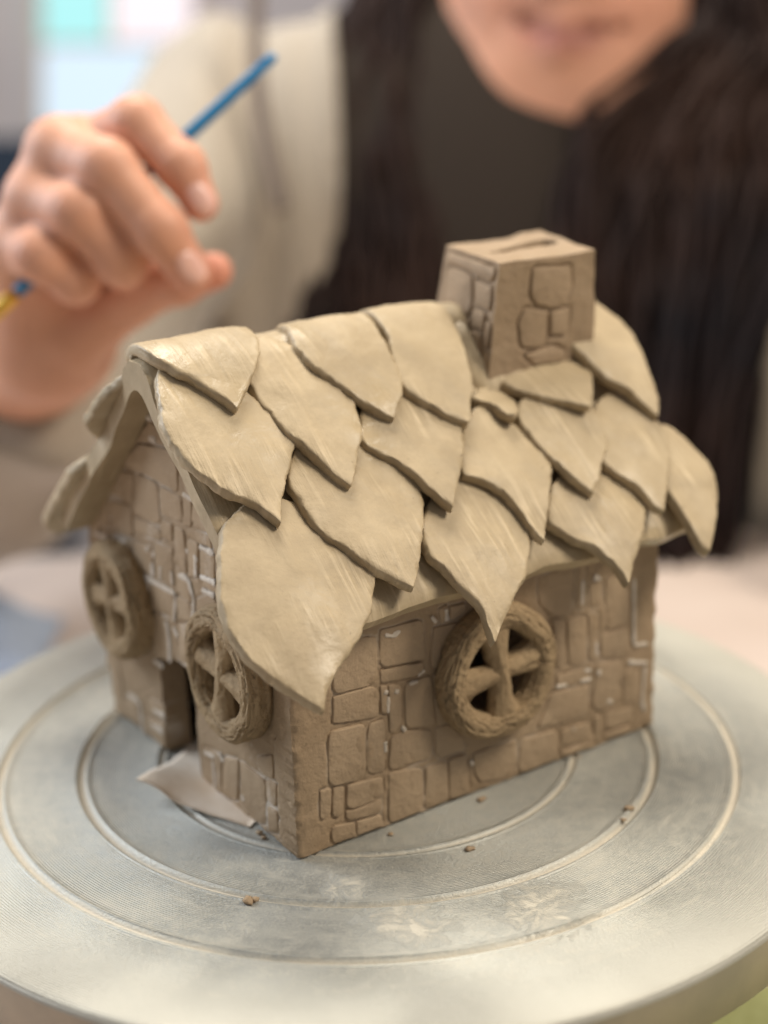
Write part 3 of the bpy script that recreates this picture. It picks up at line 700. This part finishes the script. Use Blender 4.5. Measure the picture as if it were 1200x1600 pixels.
def chim_uv(fi, x, y):                          # pixel -> (s, v) on a chimney face
    best = None; c = loc_(CC); D = ray(x, y); D = np.array([D@Bv, D@Av, D[2]])
    s_, v = .5, .5
    for _ in range(30):
        p = np.array(chim(fi, s_, v)); ds = np.array(chim(fi, s_+1e-3, v))-p; dv = np.array(chim(fi, s_, v+1e-3))-p
        A_ = np.stack([ds/1e-3, dv/1e-3, -D], 1); sol = np.linalg.solve(A_, c-p); s_ += sol[0]; v += sol[1]
    return s_, v
ch_px = [(3, Z6(q)) for q in ([(160, 175), (460, 285), (440, 370), (320, 310), (160, 245)], [(150, 275), (200, 275), (310, 330), (305, 540), (280, 570), (140, 515)], [(340, 360), (440, 400), (425, 540), (330, 500)],
    [(145, 535), (290, 590), (285, 650), (250, 655), (140, 600)], [(325, 525), (400, 560), (380, 670), (320, 640)], [(290, 670), (370, 690), (360, 870), (330, 890), (285, 800)], [(405, 610), (430, 640), (415, 770), (390, 760)])]
ch_px += [(0, Z6(q)) for q in ([(690, 275), (930, 255), (940, 380), (890, 500), (830, 525), (710, 495), (685, 440)], [(650, 525), (775, 545), (770, 740), (720, 770), (620, 765), (615, 620)], [(800, 550), (920, 530), (900, 690), (800, 690)], [(640, 820), (820, 760), (890, 790), (880, 850), (700, 880)])]
wdt = .36; hgt = CZ1-CZ0; ch_uv = []
for fi, q in ch_px:
    P = [chim_uv(fi, x, y) for x, y in q]
    P = [(min(max(s_, .02), .98)*wdt, min(max(v, .02), .985)*hgt) for s_, v in P]
    ar = sum(P[i-1][0]*P[i][1]-P[i][0]*P[i-1][1] for i in range(len(P)))
    ch_uv.append((fi, smooth_outline(P[::-1] if ar < 0 else P)))
V = []; F = []; n1, n2 = 64, 72
for fi in range(4):
    b_ = len(V); UV = np.array([(i/n1*wdt, j/n2*hgt) for i in range(n1+1) for j in range(n2+1)])
    gd = np.exp(-(seg_dist(UV, [P for f_, P in ch_uv if f_ == fi])/.0045)**2)*.008; k = 0
    for i in range(n1+1):
        for j in range(n2+1):
            V.append(wob(chim(fi, i/n1, j/n2, -gd[k] if 0 < i < n1 else 0))); k += 1
    for i in range(n1):
        for j in range(n2): a = b_+i*(n2+1)+j; F.append((a, a+n2+1, a+n2+2, a+1))
b_ = len(V); nt2 = 48
slotA = np.array(on_plane(779, 395, (0, 0, 1), CZ1+HB)[:2]); slotB = np.array(on_plane(876, 389, (0, 0, 1), CZ1+HB)[:2])
slotA = np.array([.965, .44]); slotB = np.array([1.165, .475])
for i in range(nt2+1):
    for j in range(nt2+1):
        u, v = i/nt2, j/nt2
        p = (np.array(CT[0])*(1-u)+np.array(CT[1])*u)*(1-v)+(np.array(CT[3])*(1-u)+np.array(CT[2])*u)*v
        e = slotB-slotA; tt = np.clip(((p-slotA)@e)/(e@e), 0, 1); dd = np.linalg.norm(p-slotA-tt*e)
        hw = .030*(0.35+tt*.75); z = CZ1+HB
        border = min(u, v, 1-u, 1-v)
        if dd < hw: z -= .16
        else: z += .010*math.exp(-((u-.98)/.12)**2-((v-.95)/.4)**2)*1.0+.006*math.exp(-((u-.80)/.12)**2-((v-.98)/.1)**2)*2
        q = np.array((p[0], p[1], z)); w_ = wob((p[0], p[1], CZ1+HB))-np.array((p[0], p[1], CZ1+HB))
        V.append(q+w_+np.array([0, 0, .003*fb(q, 25, 2, 3) if border > .02 else 0]))
for i in range(nt2):
    for j in range(nt2): a = b_+i*(nt2+1)+j; F.append((a, a+nt2+1, a+nt2+2, a+1))
chimney = mk('chimney', V, F, M_CHIM, house, smooth=True)
md = chimney.modifiers.new('edge', 'EDGE_SPLIT'); md.split_angle = math.radians(40)
# collar of smoothed clay where it meets the roof
V = []; F = []; nc = 60
for k in range(nc):
    f = k/nc*4; fi = int(f) % 4; s_ = f-int(f)
    b0 = np.array(chim(fi, s_, 0))
    for j in range(5):
        o_ = (-.02, .006, .016, .028, .040)[j]
        p = np.array(chim(fi, s_, 0, o_)); t = (LD/2-p[1])/r2
        base = roofpos(p[0], t, 0)[2]+(.115, .108, .10, .09, .06)[j]*(1.0 if p[1] < .42 else max(.3, 1-(p[1]-.42)*6))
        V.append((p[0], p[1], base+.006*fb(p, 18, 2)))
for k in range(nc):
    for j in range(4): F.append((k*5+j, ((k+1) % nc)*5+j, ((k+1) % nc)*5+j+1, k*5+j+1))
mk('collar', V, F, M_ROOF, chimney)
for k, (fi, P) in enumerate(ch_uv):
    V, F = stone_mesh(P, lambda u, v, h, fi=fi: tuple(wob(chim(fi, u/wdt, v/hgt, h))), .004, k*2.1+200)
    mk('stone', V, F, M_CHIM, chimney)

# ------------------------------------------------------------------ paper, crumbs
def on_ground(x, y, z=0.0): d = ray(x, y); return CC+d*((z-CC[2])/d[2])
pc = [on_ground(213, 1222, .05), on_ground(313, 1146, .012), on_ground(430, 1190, .003), on_ground(440, 1290, .003), on_ground(352, 1268, .010), on_ground(300, 1245, .018)]
V = []; F = []; ng = 18
c00, c10, c11, c01 = on_ground(213, 1222, .055), on_ground(322, 1135, .006), on_ground(470, 1200, .003), on_ground(392, 1292, .004)
for s_ in (0, 1):
    for i in range(ng+1):
        for j in range(ng+1):
            u, v = i/ng, j/ng
            p = c00*(1-u)*(1-v)+c10*u*(1-v)+c11*u*v+c01*(1-u)*v
            lift = .055*math.exp(-((u/.35)**2+(v/.4)**2)); z = .002+lift+(.006*fb(p, 4, 2, 3)*(1-v)*(1-u))
            edge = .012*fb(p, 9, 2) if (i in (0, ng) or j in (0, ng)) else 0
            V.append((p[0]+edge, p[1]+edge*.5, max(.001, z)+(.003 if s_ else 0)))
n_ = (ng+1)**2; ixp = lambda s_, i, j: s_*n_+i*(ng+1)+j
for i in range(ng):
    for j in range(ng):
        F.append((ixp(1, i, j), ixp(1, i+1, j), ixp(1, i+1, j+1), ixp(1, i, j+1))); F.append((ixp(0, i, j), ixp(0, i, j+1), ixp(0, i+1, j+1), ixp(0, i+1, j)))
for i in range(ng):
    for j in (0, ng): F.append((ixp(0, i, j), ixp(0, i+1, j), ixp(1, i+1, j), ixp(1, i, j)))
    for j in (0, ng): F.append((ixp(0, j, i), ixp(0, j, i+1), ixp(1, j, i+1), ixp(1, j, i)))
tag(mk('paper_sheet', V, F, M_PAPER), 'curled off-white paper scrap sticking out from under the doorway', 'paper')
def blob(c, r_, seed, flat=.7):
    V = []; F = []; a, b = 12, 8
    for i in range(b+1):
        ph = math.pi*i/b
        for j in range(a):
            th = 2*math.pi*j/a; d = np.array([math.sin(ph)*math.cos(th), math.sin(ph)*math.sin(th), math.cos(ph)*flat])
            V.append(np.array(c)+d*r_*(1+.45*fb(d, 1.6, 3, seed)))
    for i in range(b):
        for j in range(a): F.append((i*a+j, (i+1)*a+j, (i+1)*a+(j+1) % a, i*a+(j+1) % a))
    return V, F
for k, (x, y, r_, lb) in enumerate(((389, 1411, .013, 'clay crumb resting in the middle ring groove below the near house corner'), (733, 1329, .009, 'tiny clay crumb beside the innermost ring groove'), (981, 1266, .010, 'clay crumb on the middle ring groove to the right of the house'), (973, 1283, .006, 'speck of clay next to the crumb on the middle ring groove'))):
    g = on_ground(x, y); V, F = join([blob((g[0], g[1], r_*.5), r_, k*3.1), blob((g[0]+r_*1.1, g[1]+r_*.4, r_*.4), r_*.7, k+9)])
    tag(mk('clay_crumb', V, F, M_CRUMB), lb, 'clay crumb', 'clay crumbs on the wheel')

rc = random.Random(11)
for k in range(6):
    if k < 4: lx, ly = rc.uniform(.05, 1.1), -rc.uniform(.012, .06)
    else: lx, ly = -rc.uniform(.012, .06), rc.uniform(.02, .17)
    g = NV+Bv*lx+Av*ly; r_ = rc.uniform(.0035, .0085)
    V, F = blob((g[0], g[1], r_*.5), r_, k*1.9+40)
    tag(mk('clay_crumb', V, F, M_CRUMB), 'tiny clay speck lying at the foot of the house walls', 'clay crumb', 'clay specks along the foot of the walls')

# things on the table round the wheel
g = on_ground(1190, 1590, TZ)
V, F = box(g[0]-.55, g[0]+2.2, g[1]-2.4, g[1]+.12, TZ+.002, TZ+.03); tag(mk('work_mat', V, F, M_GREEN, smooth=False), 'olive green mat lying on the table beside the wheel', 'mat')
V, F = box(g[0]-.1, g[0]+1.4, g[1]+.2, g[1]+.75, TZ+.002, TZ+.12); tag(mk('wooden_board', V, F, M_WOOD, smooth=False), 'pale wooden board lying on the table behind the green mat', 'board')
cl = on_ground(5, 1005, TZ); V = []; F = []; nn = 30
for i in range(nn+1):
    for j in range(nn+1):
        u, v = i/nn*2-1, j/nn*2-1; e = max(0, 1-(u*u)**2)*max(0, 1-(v*v)**2)
        V.append((cl[0]-.30+u*.55, cl[1]-.05+v*.36, TZ+.004+e*(.20+.10*fb((u, v, 0), 1.8, 3))))
for i in range(nn):
    for j in range(nn): a = i*(nn+1)+j; F.append((a, a+nn+1, a+nn+2, a+1))
F.append(tuple([i*(nn+1) for i in range(nn+1)]+[nn*(nn+1)+j for j in range(1, nn+1)]+[i*(nn+1)+nn for i in range(nn-1, -1, -1)]+[j for j in range(nn-1, 0, -1)]))
tag(mk('cloth', V, F, M_CLOTH), 'crumpled blue grey cloth on the table behind the wheel', 'cloth')

# ------------------------------------------------------------------ person
PO = np.array([.8, 5.2, -5.0])
person = empty('person', PO); tag(person, 'person with long dark hair and beige cardigan holding up a blue paintbrush', 'person')
def J(x, y, d): return pt(x, y, d)
FING = {
 'index': [(J(128, 240, 5.12), .105), (J(213, 193, 4.90), .086), (J(283, 260, 4.86), .077), (J(314, 318, 4.87), .058)],
 'middle': [(J(97, 240, 4.98), .110), (J(166, 264, 4.82), .095), (J(250, 360, 4.82), .086), (J(299, 427, 4.88), .066)],
 'ring': [(J(60, 315, 4.98), .108), (J(122, 332, 4.84), .096), (J(188, 403, 4.90), .088), (J(192, 422, 5.03), .070)],
 'pinky': [(J(25, 388, 5.02), .095), (J(64, 398, 4.88), .088), (J(118, 437, 4.95), .078), (J(120, 450, 5.06), .062)],
 'thumb': [(J(110, 520, 5.28), .150), (J(200, 458, 5.20), .112), (J(280, 435, 5.10), .086), (J(334, 424, 5.02), .062)],
}
WR = J(75, 525, 5.40)
ELB = J(-30, 700, 7.3); SHO = J(345, 170, 9.2); FM = J(42, 548, 6.0)
def hand_sdf(P):
    palm = capsule(P, WR, FING['middle'][0][0], .19, .12)
    for f, ra, rb in (('index', .17, .115), ('ring', .18, .11), ('pinky', .16, .10)):
        palm = smin(palm, capsule(P, WR, FING[f][0][0], ra, rb), .07)
    palm = smin(palm, capsule(P, FING['index'][0][0], FING['pinky'][0][0], .10, .085), .06)
    palm = smin(palm, capsule(P, J(110, 320, 5.2), J(215, 425, 5.18), .11, .10), .06)
    palm = smin(palm, capsule(P, WR, FM, .215, .25), .12)
    palm = smin(palm, capsule(P, FM, ELB, .25, .36), .12)
    out = None
    for f, ch in FING.items():
        d = None
        for i in range(3):
            a_, b_ = ch[i][0], ch[i+1][0]; m_ = (a_+b_)/2; rm_ = (ch[i][1]+ch[i+1][1])*.5*(.955 if i < 2 else .98)
            c = np.minimum(capsule(P, a_, m_, ch[i][1]*.97, rm_), capsule(P, m_, b_, rm_, ch[i+1][1]*(1.0 if i == 2 else .95)))
            d = c if d is None else smin(d, c, .025)
        for i in (1, 2):       # knuckle swellings
            d = smin(d, np.linalg.norm(P-ch[i][0], axis=-1)-ch[i][1]*.99, .03)
        if f != 'thumb':       # skin creases over the knuckles
            for i in (1, 2):
                ax_ = ch[i+1][0]-ch[i-1][0]; ax_ = ax_/np.linalg.norm(ax_); sl = (P-ch[i][0])@ax_
                fade = np.exp(-(np.linalg.norm(P-ch[i][0], axis=-1)/(ch[i][1]*1.5))**4)
                for o_ in (-.030, 0.0, .028): d = d+.0055*fade*np.exp(-((sl-o_)/.0085)**2)
        d = smin(palm, d, .035)
        out = d if out is None else smin(out, d, .010)
    return out
allp = np.array([p for ch in FING.values() for p, _ in ch]+[WR, FM])
lo, hi = allp.min(0)-.33, allp.max(0)+.33; hi[1] += .15
HV, HF = surface_nets(hand_sdf, lo, hi, .012)
# head: local frame x image right, y up, z out of the face
hz = -FW+CR*(-.14)+CU*(-.16); hz /= np.linalg.norm(hz)
hy = CU+CR*.12; hy -= hz*(hy@hz); hy /= np.linalg.norm(hy); hx = np.cross(hy, hz)
HR = np.stack([hx, hy, hz], 1)
H0 = pt(874, 58, 8.2)-HR@np.array([0, -.53, .78])
NECK = H0+HR@np.array([0, -1.75, -.62])
def head_sdf(P):
    q = (P-H0)@HR
    d = ellip(q, (0, .30, -.15), (.76, .85, .95))
    d = smin(d, ellip(q, (0, -.25, .10), (.72, .82, .74)), .15)
    d = smin(d, ellip(q, (0, -.55, .18), (.75, .49, .56)), .15)
    d = smin(d, capsule(q, (-.17, -.76, .40), (.17, -.76, .40), .255, .255), .2)
    for s_ in (-1, 1):
        d = smin(d, np.linalg.norm(q-np.array([s_*.36, -.24, .50]), axis=-1)-.27, .14)
        d = smin(d, np.linalg.norm(q-np.array([s_*.12, -.21, .84]), axis=-1)-.085, .05)
        d = np.maximum(d, -(np.linalg.norm(q-np.array([s_*.29, .12, .93]), axis=-1)-.17))
        d = smin(d, ellip(q, (s_*.29, .12, .63), (.14, .11, .13)), .04)
        d = smin(d, ellip(q, (s_*.73, -.02, -.12), (.07, .30, .18)), .05)
    d = smin(d, capsule(q, (0, .22, .72), (0, -.17, .96), .08, .115), .07)
    for a, b in (((-.27, -.43, .64), (0, -.485, .795)), ((0, -.485, .795), (.27, -.43, .64))):
        d = smin(d, capsule(q, a, b, .035, .06), .05)
    for a, b in (((-.23, -.47, .64), (0, -.60, .78)), ((0, -.60, .78), (.23, -.47, .64))):
        d = smin(d, capsule(q, a, b, .04, .065), .05)
    for a, b in (((-.31, -.42, .69), (0, -.54, .87)), ((0, -.54, .87), (.31, -.42, .69))):
        d = np.maximum(d, -capsule(q, a, b, .030, .042))
    d = smin(d, capsule(P, H0+HR@np.array([0, -.6, -.35]), NECK, .48, .50), .12)
    return d
SHL, SHR = J(360, 200, 9.35), J(1330, 240, 9.35)
CH0 = J(800, 560, 9.5); TM = np.stack([CR, np.array([0, 0, 1.0]), np.cross(CR, [0, 0, 1.0])], 1)
def torso_sdf(P):
    d = smin(capsule(P, SHL, NECK, .42, .42), capsule(P, SHR, NECK, .42, .42), .25)
    q = (P-CH0)@TM
    d = smin(d, ellip(q, (0, -.1, 0), (2.0, 2.5, .85)), .4)
    return smin(d, capsule(P, NECK, H0, .48, .45), .2)
def body_sdf(P):
    d = smin(head_sdf(P), torso_sdf(P), .15)
    d = smin(d, capsule(P, SHL, ELB, .40, .36), .2)
    d = smin(d, capsule(P, ELB, FM, .34, .24), .1)
    d = smin(d, capsule(P, SHR, J(1420, 760, 8.6), .40, .35), .2)
    return smin(d, capsule(P, J(1420, 760, 8.6), J(1350, 820, 7.95), .35, .24), .1)
bpts = np.array([SHL, SHR, ELB, CH0+[0, 0, -2.4], H0, FM, J(1350, 820, 7.95)])
blo, bhi = bpts.min(0)-1.1, bpts.max(0)+1.15
BV, BF = surface_nets(body_sdf, blo, bhi, .05)
# drop the coarse forearm where the fine hand mesh takes over
inside = hand_sdf(BV) < .03
near = (BV-CC)@FW < 6.15
keepv = ~(near & inside)
BF = [f for f in BF if keepv[list(f)].all()]
mpv = -np.ones(len(BV), int); usedv = sorted({i for f in BF for i in f}); mpv[usedv] = range(len(usedv))
V = np.vstack([HV, BV[usedv]]); F = [tuple(f) for f in HF]+[tuple(mpv[i]+len(HV) for i in f) for f in BF]
body = mk('body', V, F, M_SKIN, person, PO)
tint = body.data.color_attributes.new('tint', 'FLOAT_COLOR', 'POINT')
base = np.array([.60, .312, .205]); redc = np.array([.62, .20, .14])
colr = np.tile(base, (len(V), 1))
def warm(c, r_, k): 
    w = np.exp(-(np.linalg.norm(V-c, axis=1)/r_)**2)[:, None]*k
    colr[:] = colr*(1-w)+redc*w
for f, ch in FING.items():
    warm(ch[3][0], .10, .75 if f == 'thumb' else .45); warm(ch[1][0], .09, .22); warm(ch[2][0], .08, .2)
q = (V-H0)@HR
lip = np.exp(-((q[:, 1]+.54-1.1*q[:, 0]**2)/.085)**2-(q[:, 0]/.26)**4)*(q[:, 2] > .55)
colr = colr*(1-lip[:, None]*.92)+np.array([.17, .022, .032])*lip[:, None]*.92
for s_ in (-1, 1): warm(H0+HR@np.array([s_*.36, -.2, .72]), .3, .25)
tint.data.foreach_set('color', np.hstack([colr, np.ones((len(V), 1))]).astype(np.float32).ravel())
# finger nails lie on the finger ends
def nail(px, py, rx, ry, ang):
    V = []; F = []; nr, na = 5, 24
    for i in range(nr+1):
        for j in range(na):
            w = 2*math.pi*j/na; r_ = i/nr; cx, cy = math.cos(w), math.sin(w)
            cx = math.copysign(abs(cx)**.8, cx); cy = math.copysign(abs(cy)**.8, cy)
            a, b = cx*rx*r_, cy*ry*r_
            V.append((px+a*math.cos(ang)-b*math.sin(ang), py+a*math.sin(ang)+b*math.cos(ang), .006 if i < nr else 0.))
    D = np.array([ray(x, y) for x, y, _ in V]); s_ = np.full(len(V), 4.5)
    for _ in range(60): s_ += hand_sdf(CC+D*s_[:, None])*.9
    V = CC+D*(s_-np.array([o_ for _, _, o_ in V]))[:, None]
    for i in range(nr):
        for j in range(na): F.append((i*na+j, i*na+(j+1) % na, (i+1)*na+(j+1) % na, (i+1)*na+j))
    mk('fingernail', V, F, M_NAIL, body, PO)
nail(314, 312, 27, 20, math.radians(58)); nail(300, 418, 27, 19, math.radians(55))
# clothing
def fold(P, amp, sx, sz):
    u = (P-CC)@CR; v = P[..., 2]
    return amp*(np.sin(u*sx+1.3*np.sin(v*sz)+.5)+.6*np.sin(u*sx*2.3+v*sz*.7+2.0))
NTOP = H0+HR@np.array([0, -.98, -.42])
def neck_cut(P, top, r_):
    q = P-top; al = q@hy; lat = np.linalg.norm(q-al[..., None]*hy, axis=-1)
    return np.where(lat < r_, al, -1.0)
def shirt_sdf(P):
    d = torso_sdf(P)-.05
    d = smin(d, capsule(P, H0+HR@np.array([0, -.6, -.42]), NECK, .56, .56), .06)
    return np.maximum(d, neck_cut(P, NTOP, 1.0))
SV, SF = surface_nets(shirt_sdf, blo, bhi, .08)
mk('shirt', SV, SF, M_SHIRT, person, PO)
CUF = FM+(ELB-FM)*.02
def cardi_sdf(P):
    lat = (P-CC)@CR/((P-CC)@FW)*FPX+600       # sideways place of the front edges
    body_ = torso_sdf(P)-.16-fold(P, .05, 6.5, 1.3)
    body_ = np.maximum(body_, neck_cut(P, NTOP-hy*.45, .75))
    dd = (P-CC)@FW; vy = P[..., 2]
    openL = -.34+.10*np.sin(vy*1.4); u = (P-CC)@CR
    cut = np.minimum(u-openL, 2.15-u)            # inside the opening > 0
    body_ = np.where(dd < CH0@FW-CC@FW+.35, np.maximum(body_, cut), body_)
    arm = smin(capsule(P, SHL, ELB, .60, .55), capsule(P, ELB, CUF, .53, .42), .15)
    arm = np.maximum(arm, -((P-CUF)@((ELB-FM)/np.linalg.norm(ELB-FM))))
    R_ = J(1420, 760, 8.6); R3 = J(1335, 830, 7.8)
    arm2 = smin(capsule(P, SHR, R_, .60, .5), capsule(P, R_, R3, .5, .42), .15)
    arms = np.minimum(arm, arm2)-fold(P, .045, 5.0, 4.0)
    return smin(body_, arms, .12)
KV, KF = surface_nets(cardi_sdf, blo-.2, bhi+.2, .055)
cardi = mk('cardigan', KV, KF, M_CARDI, person, PO)
path = catmull([pt(402, -60, 8.25), pt(400, 20, 8.25), pt(402, 130, 8.25), pt(415, 220, 8.27), pt(440, 330, 8.3)], 8, False)
V, F = tube(path, [.045]*len(path), 8); mk('cord', V, F, M_CORD, cardi, PO)
# hair: locks that fall on both sides of the face
def lock(P0, w, rng, depth):
    pts = []
    for k, (x, y, sp) in enumerate(P0):
        pts.append(pt(x+w*sp, y+rng.uniform(-15, 15), depth+(.10 if k else .35)+rng.uniform(-.06, .06)))
    c = catmull(pts, 8, False); m = len(c); ph = rng.uniform(0, 6.3); am = rng.uniform(.03, .11)
    c = [p+CR*am*math.sin(ph+i*.22)+CU*0 for i, p in enumerate(c)]
    r_ = rng.uniform(.016, .036)
    return tube(c, [r_*(.35+.65*math.sin(math.pi*min(1, (i+4)/(m+3)))**.5) for i in range(m)], 6)
rng = random.Random(5); parts = []
for k in range(420):
    w = rng.uniform(-1, 1)
    parts.append(lock([(800, -330, 60), (690, -180, 60), (640, 0, 75), (632, 110, 105), (632, 230, 130), (640, 370, 150), (640, 540, 165), (650, 760, 160)], w, rng, 8.55+.25*(1-abs(w))*rng.uniform(-1, 1)))
for k in range(540):
    w = rng.uniform(-1, 1)
    parts.append(lock([(960, -330, 60), (1120, -180, 60), (1160, 0, 62), (1145, 90, 105), (1090, 200, 165), (1065, 330, 175), (1040, 520, 150), (1030, 740, 110), (1040, 880, 90)], w, rng, 8.5+.3*rng.uniform(-1, 1)))
# crown
for k in range(160):
    w = rng.uniform(-1, 1); an = w*1.5
    pts = []
    for a in np.linspace(-.3, 2.6, 9):
        d = np.array([math.sin(an)*.0+w*.80*math.cos(a*.55)**.2 if False else w*.78*math.sin(min(1.57, .6+a*.5)), .32+.92*math.cos(a)*math.sqrt(max(.05, 1-w*w*.7)), -.15-1.02*math.sin(a)*math.sqrt(max(.1, 1-w*w*.6))])
        pts.append(H0+HR@d)
    c = catmull(pts, 3, False); parts.append(tube(c, [.06]*len(c), 6))
V, F = join(parts); mk('hair', V, F, M_HAIR, person, PO)

# paintbrush held in the hand
ba, bb = pt(430, 86, 4.99), pt(23, 460, 4.97); dr = (bb-ba)/np.linalg.norm(bb-ba); L = np.linalg.norm(bb-ba)
pb = empty('paintbrush', bb); tag(pb, 'blue paintbrush with a brass ferrule held between the fingers', 'paintbrush')
pr_ = [(0, .010), (.006, .016), (.02, .018), (.3, .0215), (.6, .024), (.82, .0255), (.97, .021), (1.0, .020)]
p_ = [ba+dr*L*s_ for s_, _ in pr_]; V, F = tube(p_, [q for _, q in pr_], 16); mk('handle', V, F, M_BRUSH, pb, bb)
V, F = tube([bb-dr*.005, bb+dr*.02, bb+dr*.025, bb+dr*.10, bb+dr*.105, bb+dr*.24], [.0235, .0235, .026, .025, .0225, .021], 16); mk('ferrule', V, F, M_GOLD, pb, bb)
V, F = tube([bb+dr*.23, bb+dr*.30, bb+dr*.38, bb+dr*.46], [.019, .022, .015, .002], 12); mk('bristles', V, F, M_BRIST, pb, bb)
